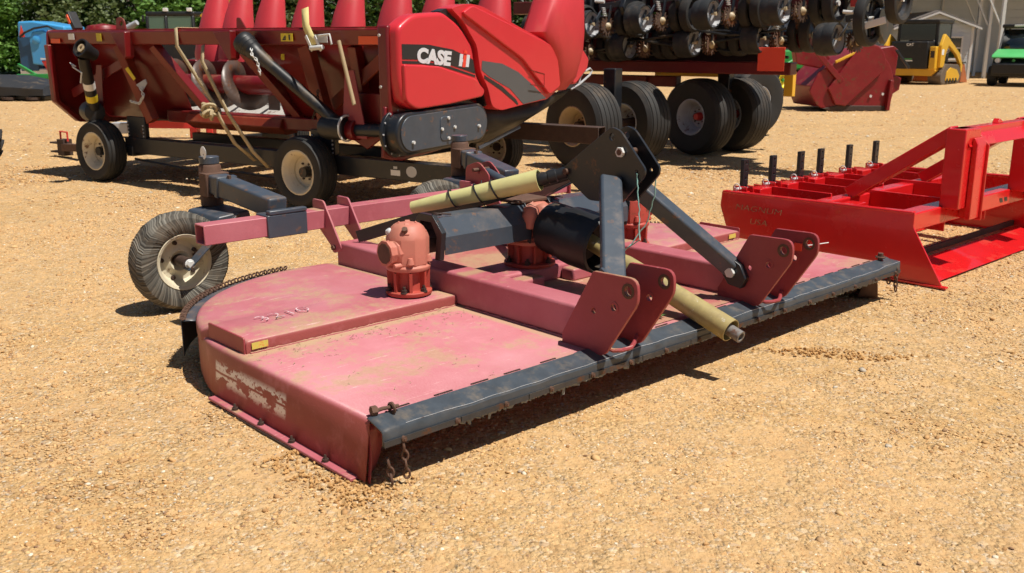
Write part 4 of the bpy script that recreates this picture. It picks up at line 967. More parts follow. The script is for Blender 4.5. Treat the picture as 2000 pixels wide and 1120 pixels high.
    with BM("snout_handle", "grey_rim", T) as b: tube(b, [(4.02, 2.62, .93), (4.02, 2.78, .97), (4.02, 3.00, 1.06), (4.02, 3.04, 1.10), (4.02, 3.00, 1.125), (4.02, 2.86, 1.09), (4.02, 2.80, 1.04), (4.02, 2.78, .97)], .011, 8)
    with BM("belly_sheet", "black_plastic", T, smooth=30, solid=.01) as b:
        P = [[(3.95, 1.12, .86), (3.95, 1.12, .62), (3.90, 1.14, .50)], [(3.97, 1.6, .82), (3.97, 1.5, .64), (3.9, 1.4, .52)], [(4.0, 2.2, .90), (4.0, 2.0, .72), (3.92, 1.75, .60)], [(4.02, 2.62, .93), (4.02, 2.45, .86), (3.97, 2.3, .78)]]
        vs = [[b.verts.new(p) for p in r] for r in P]
        for A, B in zip(vs, vs[1:]):
            for i in range(2): b.faces.new((A[i], A[i + 1], B[i + 1], B[i]))
    with BM("belly_edge", "blue_black_paint", BM.last) as b: bar(b, (3.99, 1.75, .62), (3.95, 1.15, .47), .012, .028)
    return T
corn_header()
# ---- tie-down straps and the wooden prop lying against the header
def straps():
    T0 = Matrix.Translation(HL[0]) @ Matrix.Rotation(R(HL[1]), 4, 'Z')
    def strap(name, pts, wdt, mat, label, extra=None):
        b = bmesh.new()
        P = [T0 @ Vector(p) for p in pts]
        sx = T0.to_3x3() @ Vector((1, 0, .25)).normalized()
        A = [(b.verts.new(p - sx * wdt / 2), b.verts.new(p + sx * wdt / 2)) for p in P]
        for (a0, a1), (c0, c1) in zip(A, A[1:]): b.faces.new((a0, a1, c1, c0))
        o = ob(name, b, mat, solid=.006, smooth=40); tag(o, label, "strap", "tie-down straps over the header"); return o
    s1 = strap("tie_down_strap", [(1.38, .22, 1.515), (1.36, -.004, 1.516), (1.36, -.010, 1.35), (1.66, -.03, 1.05), (1.86, -.05, .86), (1.95, -.06, .72), (2.08, -.02, .50), (2.20, .10, .34)], .045, "strap_tan", "knotted tan tie-down strap hanging over the middle of the header beam")
    b = bmesh.new()
    for k in range(7):
        c = T0 @ Vector((1.86 + rnd.uniform(-.03, .03), -.09 + rnd.uniform(-.03, .03), .80 + rnd.uniform(-.05, .05)))
        tube(b, torus_pts(c, (rnd.uniform(-1, 1), rnd.uniform(-1, 1), rnd.uniform(-1, 1)), .06, 12, 1, .7), .018, 6, True)
    ob("knot", b, "strap_tan", s1)
    strap("tie_down_strap", [(1.70, .02, 1.36), (1.72, -.02, 1.22), (1.90, -.04, .98), (2.04, -.04, .78), (2.30, .0, .44), (2.42, .06, .30)], .045, "strap_tan", "straight tan tie-down strap to the right of the knotted one")
    s = strap("ratchet_strap", [(2.98, .06, 1.66), (3.05, -.01, 1.52), (3.13, -.045, 1.44), (3.20, -.06, 1.37)], .08, "strap_yellow", "yellow ratchet strap end hanging over the right of the header beam")
    with BM("ratchet", "zinc", s, bevel=.004) as b:
        for dx in (-.05, .05): bar(b, T0 @ Vector((3.14 + dx, -.06, 1.44)), T0 @ Vector((3.22 + dx, -.07, 1.32)), .008, .03)
        cyl(b, T0 @ Vector((3.15, -.07, 1.34)), T0 @ Vector((3.29, -.07, 1.35)), .02, n=10); tube(b, [T0 @ Vector(p) for p in ((3.24, -.06, 1.44), (3.36, -.06, 1.45), (3.38, -.06, 1.37))], .01, 6)
    b = bmesh.new(); cyl(b, T0 @ Vector((3.43, -.03, 1.40)), T0 @ Vector((3.60, -.06, .90)), .016, n=10); tag(ob("wooden_stick", b, "wood_stick"), "thin pale wooden stick leaning down the header's right rear bay", "stick")
straps()
# ================================================================ folded planter behind the header (x along its toolbar, coming nearer to the right)
def planter():
    T = empty("planter", (0.92, 12, 0), -37, "folded red row planter on big transport tyres behind the corn header", "planter")
    W2 = Matrix.Rotation(R(37), 4, 'Z') @ Matrix.Translation((-.92, -12, 0))
    loc = lambda x, y, z: W2 @ Vector((x, y, z))
    ax = (W2.to_3x3() @ Vector((-.78, -.63, 0)))
    for (x, y, rm) in ((.80, 10.98, "tan_rim"), (1.42, 11.50, "grey_rim"), (2.36, 12.34, "grey_rim"), (2.92, 12.80, "grey_rim")):
        tyre_wheel(T, "transport_wheel", loc(x, y, .475), ax, .475, .40, .215, rm, "bright_red_far" if x > 2 else "dark_rust", grooves=4, n=64, dish=.05, lugs=8)
    tyre_wheel(T, "transport_wheel", loc(3.62, 14.9, .52), W2.to_3x3() @ Vector((.5, -.86, 0)), .52, .42, .22, "grey_rim", grooves=4, n=48)
    axd = ax.normalized()
    for (x, y) in ((1.15, 11.28), (2.74, 12.66)):
        with BM("axle", "dark_rust", T) as b: p = loc(x, y, .475); cyl(b, p - axd * .55, p + axd * .55, .05, n=12)
        with BM("axle_leg", "black_paint", T, bevel=.01) as b: bar(b, p, p + Vector((0, 0, .62)), .16, .16)
    # toolbars and frames
    with BM("lower_frame", "planter_red", T, bevel=.012) as b: bx(b, -1.3, 2.25, .72, .92, 1.02, 1.16)
    with BM("wing_toolbar", "planter_red", T, bevel=.012) as b: bx(b, -1.6, 2.5, .60, .78, 1.32, 1.50)
    with BM("upper_toolbar", "planter_red", T, bevel=.012) as b: bx(b, -1.6, 2.6, .62, .80, 1.74, 1.90)
    with BM("outer_arm", "planter_red", T, bevel=.012) as b: bar(b, (2.5, .7, 1.95), (3.5, .3, 1.92), .14, .14)
    with BM("drop_leg", "bright_red_far", T, bevel=.01) as b: bx(b, 3.02, 3.16, .25, .40, 1.74, 2.0)
    with BM("inner_toolbar", "planter_red", T, bevel=.012) as b: bx(b, -1.6, 1.3, 1.75, 1.95, 1.15, 1.40)
    with BM("shade_box", "cat_black", T, bevel=.02) as b: bx(b, -1.6, 1.75, 1.05, 1.70, 1.10, 1.72)  # dark filler box added behind the row units, shades the tyres
    with BM("shade_box", "cat_black", T, bevel=.02) as b: bx(b, -1.6, 1.0, 2.0, 2.75, 1.10, 1.72)  # box added out of sight to shade the transport tyres
    with BM("chassis_beam", "planter_red", T, bevel=.01) as b: bx(b, -1.2, .62, 1.1, 1.24, .83, .965)
    with BM("chassis_brace", "planter_red", T, bevel=.008) as b: prism(b, [(.05, .96), (.22, .96), (.16, .72), (.08, .72)], XZ, 1.06, 1.09)
    with BM("yellow_member", "cat_yellow", T, bevel=.006) as b: bx(b, -.35, .75, 2.3, 2.38, .92, 1.02)
    with BM("yellow_member", "cat_yellow", T, bevel=.006) as b: bx(b, 1.60, 1.72, 2.2, 2.3, .70, 1.02)
    with BM("warning_panel", "flag_orange", T, bevel=.004) as b: b_ = bx(b, 2.03, 2.34, .30, .315, 1.075, 1.33)
    # hydraulic hoses along the bars
    for k in range(5):
        with BM("hose", "black_plastic", T) as b:
            y = .55 - .05 * k; tube(b, [(-1.2 + i * .35, y + .04 * math.sin(i * 1.7 + k), 1.28 + .12 * k * .5 + .06 * math.sin(i * 1.1 + k * 2)) for i in range(11)], .018, 6)
    # one row unit, built round the press wheel centre
    def press_wheel(parent, c, s=1.0):
        c = Vector(c); a = Vector((1, -.12, .05)).normalized()
        b = bmesh.new(); n = 48; r = .165 * s; h = .105 * s
        prof = [(r * .84, -h), (r * .95, -h), (r, -h * .7), (r * 1.005, -h * .25), (r * .985, -h * .12), (r * 1.005, 0), (r * 1.005, h * .35), (r, h * .7), (r * .95, h), (r * .86, h), (r * .84, h * .9), (r * .82, -h * .2), (r * .84, -h)]
        # chevron cleats: shifted ripple across the tread
        def rp(i, j): return -.006 if (2 <= j <= 7 and (i + j * 1) % 6 == 0) else 0
        lathe(b, prof, c, a, n, ripple=rp)
        t = ob("press_wheel", b, "black_rubber", parent, smooth=35)
        with BM("wheel_dish", "grey_rim", t, smooth=40) as b: lathe(b, [(.845 * r, h * .93), (.80 * r, h * .78), (.70 * r, h * .48), (.25 * r, h * .40), (0, h * .40)], c, a, 32)
        with BM("wheel_spindle", "tan_rim", t) as b: cyl(b, c + a * h * .3, c + a * h * 1.15, .010, n=8); cyl(b, c + a * h * 1.0, c + a * h * 1.25, .020, n=8)
        with BM("wheel_arm", "blue_black_paint", t, bevel=.004) as b: bar(b, c + a * h * 1.12 + Vector((-.01, 0, -.015)), c + a * h * 1.2 + Vector((.03 * s, .16, .20 * s)), .014, .042, up=(0, 1, -.6)); bar(b, c + a * h * .55 + Vector((0, -.07, -.10)), c + a * h * .55 + Vector((0, .07, .10)), .012, .035, up=(0, 1, -.6))
        return t
    def spike_wheel(parent, c, s=1.0, m="rust_steel"):
        b = bmesh.new(); pts = []
        for k in range(15):
            for f, rr in ((0, .085), (.25, .118), (.5, .112), (.6, .083)):
                t = 2 * math.pi * (k + f) / 15; pts.append((rr * s * math.cos(t), rr * s * math.sin(t)))
        c = Vector(c); x, y, a = frame((1, -.25, .1))
        prism(b, pts, lambda u, v, q: c + x * u + y * v + a * q, -.004, .004)
        o = ob("closing_wheel", b, m, parent, smooth=0)
        with BM("closing_hub", "tan_rim", o, smooth=40) as b: lathe(b, [(.045, -.02), (.045, .012), (.03, .025), (.014, .04), (0, .042)], c, a, 16)
        return o
    def gauge_wheel(parent, c, r=.2, spokes=False):
        c = Vector(c); a = Vector((1, -.1, 0)).normalized(); b = bmesh.new()
        lathe(b, [(r * .72, -.045), (r * .85, -.06), (r * .97, -.05), (r, -.02), (r, .02), (r * .97, .05), (r * .85, .06), (r * .72, .045)], c, a, 40, closed=True)
        o = ob("gauge_wheel", b, "tyre_rubber", parent, smooth=40)
        with BM("gauge_dish", "black_paint", o, smooth=40) as b:
            if spokes:
                for k in range(5):
                    t = 2 * math.pi * k / 5; x, y, _ = frame(a); bar(b, c, c + (x * math.cos(t) + y * math.sin(t)) * r * .76, .04, .02, up=a)
                lathe(b, [(r * .74, -.02), (r * .74, .02), (r * .66, .02), (r * .66, -.02)], c, a, 30, closed=True)
            else: lathe(b, [(r * .74, .02), (r * .6, -.01), (r * .2, .02), (.0, .03)], c, a, 30)
        with BM("gauge_hub", "zinc", o) as b: cyl(b, c, c + a * .05, .028, n=12)
        return o
    def row_unit(x, y, z, lower=False, spokes=False, last=False):
        U = bpy.data.objects.new("row_unit", None); COL.objects.link(U); U.parent = T; U.empty_display_size = .1
        press_wheel(U, (x, y, z)); spike_wheel(U, (x + .27, y + .06, z - .02), 1.0, "worn_auger" if not lower else "rust_steel"); spike_wheel(U, (x + .20, y + .10, z - .03), .95, "rust_steel")
        
        if not last: gauge_wheel(U, (x + .52, y + .30, z + .06), .21, spokes); gauge_wheel(U, (x + .36, y + .34, z + .05), .20)
        with BM("unit_shank", "black_paint", U, bevel=.008) as b: prism(b, [(y + .10, z + .20), (y + .16, z + .30), (y + .55, z + .34), (y + .62, z + .10), (y + .40, z - .05), (y + .2, z + .05)], YZ, x + .39, x + .45)
        with BM("closing_arm", "black_paint", U, bevel=.006) as b: bar(b, (x + .12, y + .10, z + .20), (x + .42, y + .25, z + .26), .05, .07); bar(b, (x + .27, y + .06, z), (x + .27, y + .12, z + .22), .02, .04, up=(0, 1, 0))
        with BM("spring_linkage", "zinc", U) as b: 
            for k in range(5): tube(b, torus_pts((x + .22 + .005 * k, y + .03, z + .19 - k * .022), (.1, .2, 1), .022, 8), .005, 5, True)
            cyl(b, (x + .12, y + .0, z + .27), (x + .24, y + .02, z + .26), .018, n=8)
        if last: return U
        with BM("seed_meter", "black_plastic", U, bevel=.02) as b: bx(b, x + .28, x + .52, y + .45, y + .68, z + .02, z + .36)
        with BM("seed_hopper", "planter_red", U, bevel=.03) as b: bx(b, x + .20, x + .62, y + .52, y + .95, z + .36, z + .75)
        return U
    for i, (x, z) in enumerate(((-.78, 1.56), (-.04, 1.585), (.684, 1.64), (1.533, 1.68), (2.326, 1.72))): row_unit(x, 0, z)
    for i, (x, z) in enumerate(((-.50, 1.29), (.275, 1.33), (1.139, 1.375), (1.967, 1.42))): row_unit(x, .35, z, True)
    row_unit(2.92, 0, 1.415, last=True)
    gauge_wheel(T, (3.27, .10, 1.61), .27, True); gauge_wheel(T, (3.55, .10, 1.80), .24)
    with BM("drop_arm", "zinc", T, bevel=.006) as b: bar(b, (3.22, -.1, 1.52), (3.50, -.1, 1.60), .014, .07)
planter()
# ================================================================ land plane (box grader) on the right
def land_plane():
    T = empty("land_plane", (2.49, 5.48, 0), 43, "new bright red land plane box grader with black shanks at the right", "grader")
    W = 2.13
    side = rounded([(-.03, .0), (.18, .335), (.18, .425), (1.53, .405), (1.54, .30), (1.42, .0)], [.004, .01, .012, .012, .01, .01])
    for i, x in enumerate((0, W)):
        p = plate("side_plate", "bright_red_paint", T, side, YZ, x, .012, bev=.002)
        with BM("top_flange", "bright_red_paint", p, bevel=.006, seg=3) as b: bar(b, (x + (.012 if i == 0 else -.012), .19, .418), (x + (.012 if i == 0 else -.012), 1.525, .399), .045, .018)
        with BM("wear_runner", "bright_red_paint", p, bevel=.002) as b: bx(b, x - .02, x + .02, -.05, 1.40, .0, .012)
    # cut-out maker's name on the near plate
    Mx = basis((-.0085, 1.42, .290), (0, -1, 0), (0, 0, 1))
    text("cut_lettering", "cut_letters", T, "MAGNUM", .056, Mx, .0012, shear=.18, bold=-.0016, xs=1.45)
    Mx = basis((-.0085, 1.30, .205), (0, -1, 0), (0, 0, 1))
    text("cut_lettering", "cut_letters", T, "USA", .056, Mx, .0012, shear=.18, bold=-.0016, xs=1.35)
    with BM("front_beam", "bright_red_paint", T, bevel=.008) as b: bx(b, .012, W - .012, .19, .31, .305, .412)
    fb = BM.last
    for x in (.68, .75, 1.30, 1.38):
        with BM("pin_slot", "stripe_black", fb) as b: prism(b, [(x, .335), (x + .05, .335), (x + .03, .365), (x - .02, .365)], XZ, .1885, .1895)
    with BM("middle_beam", "bright_red_paint", T, bevel=.008) as b: bx(b, .012, W - .012, .82, .92, .30, .395)
    with BM("rear_beam", "bright_red_paint", T, bevel=.008) as b: bx(b, .012, W - .012, 1.40, 1.49, .29, .385)
    sx = [.12, .47, .84, 1.12, 1.55, 1.98]
    for i, x in enumerate(sx):
        # dividers behind each shank bracket
        if i < 5:
            with BM("divider", "bright_red_paint", T, bevel=.003) as b: bx(b, x + .235, x + .247, .30 if i in (1, 3) else .915, 1.52, .20, .415)
        with BM("shank_pocket", "bright_red_paint", T, bevel=.004) as b:
            bx(b, x - .045, x - .032, 1.39, 1.50, .385, .435); bx(b, x + .032, x + .045, 1.39, 1.50, .385, .435); bx(b, x - .06, x + .12, 1.41, 1.48, .384, .398)
        with BM("bracket_block", "bright_red_paint", T, bevel=.006) as b: bx(b, x + .08, x + .225, 1.36, 1.46, .34, .412)
        plate("scarifier_shank", "black_paint", T, rounded([(1.415, .06), (1.475, .06), (1.475, .615), (1.415, .615)], .004), lambda u, v, a, x=x: (x + (u - 1.445), 1.445 + a, v), 0, .028, [(1.445, .59 - k * .052, .0075) for k in range(4)], bev=.002)
        with BM("shank_pin", "zinc", T) as b: cyl(b, (x - .10, 1.44, .42), (x + .07, 1.44, .42), .010, n=10); tube(b, torus_pts((x - .085, 1.44, .435), (1, 0, .2), .022), .004, 6, True)
    with BM("middle_brace", "bright_red_paint", T, bevel=.004) as b: bx(b, .02, .42, .70, .80, .31, .375)
    # blades on the ground
    with BM("front_blade", "bright_red_paint", T, bevel=.003) as b: prism(b, [(.06, .004), (.09, .0), (.34, .035), (.33, .05)], YZ, .02, W - .02)
    with BM("cutting_edge", "dark_rust", T, bevel=.003) as b: bar(b, (.01, .38, .07), (W - .01, .38, .07), .02, .04)
    with BM("rear_blade", "bright_red_paint", T, bevel=.003) as b: prism(b, [(.86, .0), (.88, .0), (.95, .26), (.93, .26)], YZ, .014, W - .014)
    # three-point headstock
    for x, bxk in ((.40, 1), (1.48, 1)):
        with BM("upright", "bright_red_paint", T, bevel=.006) as b: bx(b, x, x + .22, .10, .22, .40, .885)
        up = BM.last
        with BM("upright_channel", "bright_red_paint", up, bevel=.004) as b: prism(b, [(.065, .33), (.098, .33), (.098, .83), (.085, .83), (.065, .79)], YZ, x + .10, x + .23)
        with BM("side_ear", "bright_red_paint", up, bevel=.004) as b: prism(b, [(.05, .315), (.19, .315), (.19, .86), (.13, .86), (.05, .78)], YZ, x + .235, x + .247)
        with BM("back_brace", "bright_red_paint", T, bevel=.005) as b: bar(b, (x + .11, .20, .86), (x + .11, .86, .41), .11, .085)
    with BM("top_beam", "bright_red_paint", T, bevel=.006) as b: prism(b, [(.09, .775), (.11, .775), (.14, .84), (.14, .885), (.22, .885), (.22, .87), (.155, .87)], YZ, .44, 1.80)
    for x in (1.02, 1.66):
        with BM("beam_tab", "bright_red_paint", T, bevel=.003) as b: prism(b, [(x, .886), (x + .10, .886), (x + .03, .915)], XZ, .16, .20)
land_plane()
# ================================================================ machines and buildings in the background
def flail_mower():
    T = empty("flail_mower", (6.82, 20.1, 0), 8, "dark red flail mower housing standing tilted on the gravel behind the planter", "mower")
    hull = rounded([(-.75, .52), (-.80, .40), (-.60, .10), (-.35, .02), (.98, .0), (1.02, .62), (.90, .92), (.55, 1.33), (-.05, 1.08), (-.62, .80)], [.03, .05, .1, .05, .02, .05, .08, .1, .05, .05])
    with BM("housing", "flail_red", T, bevel=.02, seg=3) as b: prism(b, hull, XZ, .0, .06)
    hs = BM.last
    with BM("hood", "flail_red", T, bevel=.015) as b: prism(b, [(-.70, .50), (-.2, 1.02), (.40, 1.22), (.98, 1.30), (1.10, 1.22), (1.06, .30), (.98, .05), (-.5, .08)], XZ, .08, 1.4)
    c0, c1 = Vector((.40, -.03, .98)), Vector((-.22, -.03, .28))
    d = (c1 - c0).normalized(); nrm = Vector((-d.z, 0, d.x)); o = []
    for k in range(15): t = -math.pi / 2 + math.pi * k / 14; q = c0 - d * .36 * math.cos(t) + nrm * .36 * math.sin(t); o.append((q.x, q.z))
    o += [((c1 + nrm * .26).x, (c1 + nrm * .26).z), ((c1 + d * .18 + nrm * .12).x, (c1 + d * .18).z), ((c1 - nrm * .27).x, (c1 - nrm * .27).z)]
    plate("belt_cover", "flail_red", hs, o, XZ, -.035, .07, bev=.015)
    with BM("skid", "dark_rust", hs, bevel=.01) as b: prism(b, [(-.5, .06), (-.3, .005), (.95, .005), (.95, .10), (-.2, .12)], XZ, -.02, .02)
    for x, z in ((.0, .30), (.52, .30), (.78, .34), (-.40, .86)):
        with BM("cover_bolt", "zinc", hs) as b: cyl(b, (x, -.03, z), (x, -.015, z), .028, n=8)
    with BM("swing_arm", "flail_red", T, bevel=.012) as b: bar(b, (-.15, -.06, .60), (-.72, .0, 1.20), .05, .11)
    with BM("hitch_frame", "flail_red", T, bevel=.02) as b: prism(b, [(-1.05, 1.30), (-.55, 1.42), (-.25, 1.05), (-.45, .85), (-.98, .95)], XZ, .3, .5)
    with BM("yellow_guard", "cat_yellow", T, bevel=.01) as b: bar(b, (-.30, -.02, .98), (.40, -.02, 1.30), .06, .05)
    with BM("front_flap", "flail_red", T, bevel=.008) as b: bar(b, (.92, -.05, .62), (.88, -.05, .02), .06, .10, up=(0, 1, 0))
    with BM("stabiliser", "black_paint", T, bevel=.008) as b: bar(b, (.98, -.03, 1.22), (1.28, -.05, .86), .05, .05)
    with BM("rear_roller", "flail_red", T, bevel=.02) as b: prism(b, [(.98, .30), (1.18, .42), (1.20, .66), (1.02, .72)], XZ, .05, 1.3)
flail_mower()

def skid_steer():
    T = empty("track_loader", (13.85, 33.6, 0), 0, "yellow and black compact track loader seen from behind by the shed", "loader")
    # local: x right, y away from the camera; machine points back and to the right
    T.rotation_euler = (0, 0, R(-42))
    for s in (-1, 1):
        x = s * .78
        b = bmesh.new(); loop = rounded([(-.85, .06), (-.95, .30), (-.55, .66), (.75, .62), (1.10, .30), (.92, .03), (-.6, .0)], [.12, .12, .15, .2, .15, .1, .05], 5)
        prism(b, loop, YZ, x - .21, x + .21); tr = ob("track", b, "track_rubber", T, bevel=.02)
        n = len(loop)
        for k in range(0, n):
            p, q = Vector((*loop[k], 0)), Vector((*loop[(k + 1) % n], 0)); L = (q - p).length; m = max(1, int(L / .11))
            for j in range(m):
                c = p.lerp(q, (j + .5) / m); d = (q - p).normalized(); nm = Vector((d.y, -d.x, 0))
                with BM("track_lug", "track_rubber", tr) as b:
                    c = c + nm * .01; bar(b, (x - .20, c.x, c.y), (x + .20, c.x, c.y), .045, .05, up=(0, nm.x, nm.y + 1e-4))
        plate("track_frame", "cat_yellow", T, rounded([(-.5, .12), (-.42, .42), (-.1, .54), (.55, .46), (.85, .26), (.75, .1)], .06), YZ, x + s * .215, .03, bev=.004)
        for k in range(4):
            with BM("track_roller", "cat_black", tr, smooth=40) as b: cyl(b, (x + s * .20, -.35 + k * .28, .12), (x + s * .245, -.35 + k * .28, .12), .075, n=16)
    with BM("belly", "cat_yellow", T, bevel=.02) as b: prism(b, [(-.86, .45), (-.70, .28), (.70, .28), (.86, .45), (.80, .55), (-.80, .55)], XZ, -1.08, .9)
    with BM("rear_door", "cat_black", T, bevel=.04, seg=3) as b: prism(b, [(-.62, .50), (.62, .50), (.60, 1.38), (-.60, 1.38)], XZ, -1.22, -.6)
    rd = BM.last
    M = basis((-.10, -1.223, 1.24), (1, 0, 0), (0, 0, 1)); text("lettering", "white_paint", rd, "CAT", .12, M, .002, bold=.004)
    with BM("door_sticker", "deere_green", rd) as b: bx(b, -.12, .12, -1.224, -1.221, .80, .84)
    with BM("door_sticker", "white_paint", rd) as b: bx(b, -.12, .14, -1.224, -1.221, .745, .785)
    for s in (-1, 1):
        with BM("rear_pillar", "cat_yellow", T, bevel=.025, seg=3) as b: bx(b, s * .75 - .10, s * .75 + .10, -1.18, -.7, .50, 1.22 if s > 0 else 1.20)
        rp = BM.last
        with BM("tail_lamp", "dark_rust", rp) as b: bx(b, s * .75 - .06, s * .75 + .06, -1.185, -1.178, .86, 1.08)
        plate("lift_arm", "cat_yellow", T, rounded([(-.95, .55), (-.98, 1.25), (-.70, 1.62), (-.50, 1.56), (.85, 1.0), (1.25, .60), (1.22, .35), (1.10, .38), (1.0, .62), (.5, .95), (-.30, 1.25), (-.52, 1.0), (-.60, .55)], .05), YZ, s * .90, .10, bev=.012)
        la = BM.last
    with BM("arm_sticker", "white_paint", T) as b: bx(b, .9515, .954, -.92, -.72, .95, 1.13)
    with BM("cab", "cat_black", T, bevel=.03, seg=3) as b:
        for x in (-.62, .62):
            for y in (-.55, .65): bx(b, x - .05, x + .05, y - .05, y + .05, 1.0, 1.98)
        bx(b, -.70, .70, -.65, .78, 1.95, 2.08); bx(b, -.66, .66, -.55, .65, .55, 1.05)
    cab = BM.last
    for nm, q in (("rear_window", (-.57, .57, -.58, -.57, 1.42, 1.94)), ("side_window", (.645, .655, -.5, .6, 1.06, 1.94)), ("side_window", (-.655, -.645, -.5, .6, 1.06, 1.94))):
        with BM(nm, "dark_glass", cab) as b: bx(b, *q)
    with BM("lift_cylinder", "zinc", T) as b: cyl(b, (.80, -.5, .9), (.80, .3, 1.12), .04, n=10)
    with BM("bucket", "bucket_orange", T, bevel=.01) as b: prism(b, [(1.25, .02), (2.0, .0), (1.55, .62), (1.35, .66)], YZ, -.92, .92)
    with BM("bucket_edge", "black_paint", T) as b: bx(b, -.94, .94, 1.25, 1.6, .66, .70)
skid_steer()

def utv():
    T = empty("utility_vehicle", (16.0, 31.5, 0), -35, "green utility vehicle with black tyres and dark windscreen at the right edge", "vehicle")
    for x in (-.62, .62):
        for y in (-.1, 1.95): tyre_wheel(T, "wheel", (x, y, .32), (-1 if x < 0 else 1, 0, 0), .32, .26, .17, "cat_black", grooves=2, n=40, tread_blocks=3)
    with BM("body", "cat_black", T, bevel=.03) as b: prism(b, [(-.55, .30), (-.55, .72), (-.35, .88), (.6, .98), (.8, .5), (2.7, .5), (2.7, .95), (2.8, .95), (2.8, .3)], YZ, -.62, .62)
    bd = BM.last
    with BM("bonnet", "utv_green", T, bevel=.04, seg=3) as b: prism(b, [(-.60, .88), (-.52, .97), (.30, 1.14), (.55, 1.14), (.55, 1.02), (-.40, .86)], YZ, -.66, .66)
    with BM("bumper", "cat_black", T, bevel=.03) as b: bx(b, -.60, .60, -.70, -.52, .38, .70)
    for x in (-.46, .46):
        with BM("headlamp", "white_paint", bd, smooth=40) as b: lathe(b, [(0, 0), (.07, 0), (.09, .06), (0, .06)], (x, -.58, .80), (0, 1, 0), 16)
    with BM("badge", "deere_green", bd) as b: cyl(b, (0, -.60, .80), (0, -.585, .80), .045, n=14)
    for x in (-.62, .62):
        with BM("roof_post", "cat_black", T) as b: tube(b, [(x, .45, 1.0), (x * .95, .95, 1.78), (x * .95, 1.9, 1.82), (x, 2.0, .9)], .03, 8)
    with BM("windscreen", "dark_glass", T, solid=.006) as b: b.faces.new([b.verts.new(p) for p in ((-.60, .47, 1.05), (.60, .47, 1.05), (.56, .94, 1.76), (-.56, .94, 1.76))])
    with BM("roof", "cat_black", T, bevel=.04, seg=3) as b: bx(b, -.66, .66, .85, 2.0, 1.80, 1.92)
    with BM("roof_lamp", "white_paint", T, bevel=.01) as b: bx(b, -.30, .0, .82, .86, 1.84, 1.90)
    with BM("cargo_bed", "utv_green", T, bevel=.03) as b: bx(b, -.66, .66, 2.05, 3.1, .75, 1.05)
utv()

def shed():
    T = empty("garden_shed", (14.4, 37.2, 0), -8, "grey gabled garden shed with white trim behind the track loader", "shed")
    W, D, H, A = 2.6, 3.4, 1.90, 2.42
    with BM("wall", "siding", T) as b: prism(b, [(0, 0), (W, 0), (W, H), (W / 2, A - .05), (0, H)], XZ, 0, D)
    wl = BM.last
    for k in range(12):
        with BM("clapboard", "siding", wl) as b: bx(b, -.012, W + .012, -.014 - .004 * (k % 2), .002, .14 + k * .155, .28 + k * .155)
        with BM("clapboard", "siding", wl) as b: bx(b, W - .002, W + .016, .0, D, .14 + k * .155, .28 + k * .155)
    for x0, x1, z0, z1 in ((-.25, W / 2, H - .06, A), (W / 2, W + .25, A, H - .06)):
        with BM("roof_slope", "shed_roof", T, bevel=.01) as b: prism(b, [(x0, z0), (x1, z1), (x1, z1 + .07), (x0, z0 + .07)], XZ, -.2, D + .2)
        with BM("barge_board", "shed_trim", T) as b: prism(b, [(x0, z0 - .05), (x1, z1 - .05), (x1, z1 + .02), (x0, z0 + .02)], XZ, -.215, -.19)
    for x in (-.02, W - .06):
        with BM("corner_board", "shed_trim", T) as b: bx(b, x, x + .09, -.035, .0, 0, H)
    with BM("door", "cat_black", T, bevel=.01) as b: bx(b, .45, 1.25, -.03, .01, .1, 1.75)
    with BM("window", "shed_trim", T, bevel=.008) as b:
        bx(b, 1.72, 2.28, -.06, -.02, .70, .76); bx(b, 1.72, 2.28, -.06, -.02, 1.50, 1.57); bx(b, 1.72, 1.78, -.06, -.02, .76, 1.50); bx(b, 2.22, 2.28, -.06, -.02, .76, 1.50); bx(b, 1.78, 2.22, -.055, -.02, 1.12, 1.16)
    wn = BM.last
    for z0, z1 in ((.76, 1.12), (1.16, 1.50)):
        with BM("pane", "dark_glass", wn) as b: bx(b, 1.78, 2.22, -.03, -.022, z0, z1)
shed()

def barn():
    T = empty("pole_barn", (12.6, 36.5, 0), 0, "open-fronted pole barn with pale metal siding and white steel posts", "barn")
    # back and right walls of horizontal metal sheets
    with BM("back_wall", "back_wall_siding", T) as b: bx(b, 1.2, 16, 9.0, 9.1, 0, 5.2)
    bw = BM.last
    for k in range(15):
        with BM("siding_board", "siding", bw) as b: bx(b, 1.2, 16, 8.95 - .015 * (k % 2), 8.999, .05 + k * .34, .05 + k * .34 + .325)
    with BM("roof", "roof_metal", T) as b: prism(b, [(.5, 4.6), (9.6, 5.6), (9.6, 5.7), (.5, 4.7)], YZ, -.6, 16)
    for x, y in ((4.95, -.6), (5.55, 1.6), (6.25, 4.0), (9.5, -.6), (1.0, 8.5)):
        with BM("post", "post_white", T, bevel=.01) as b: bx(b, x - .06, x + .06, y - .06, y + .06, 0, 4.6)
        with BM("knee_brace", "post_white", T) as b: bar(b, (x, y, 3.4), (x - .9, y, 4.5), .06, .06)
        with BM("upper_brace", "post_white", T) as b: bar(b, (x - .03, y, 1.9), (x - .62, y, 3.0), .05, .05)
    with BM("timber_brace", "beam_wood", T) as b: bar(b, (2.6, 8.7, 4.6), (8.2, 8.7, .3), .12, .14)
    for x in (2.4, 4.6, 6.8, 9.0):
        with BM("wall_girt", "post_white", T) as b: bx(b, x - .04, x + .04, 8.80, 8.90, 0, 5.0)
    with BM("dark_brace", "cat_black", T) as b: bar(b, (1.2, 7.9, 2.6), (-.2, 7.9, 1.2), .08, .08)
    with BM("dark_brace", "cat_black", T) as b: bar(b, (1.3, 7.9, 1.3), (3.0, 7.9, 4.4), .08, .08)
barn()

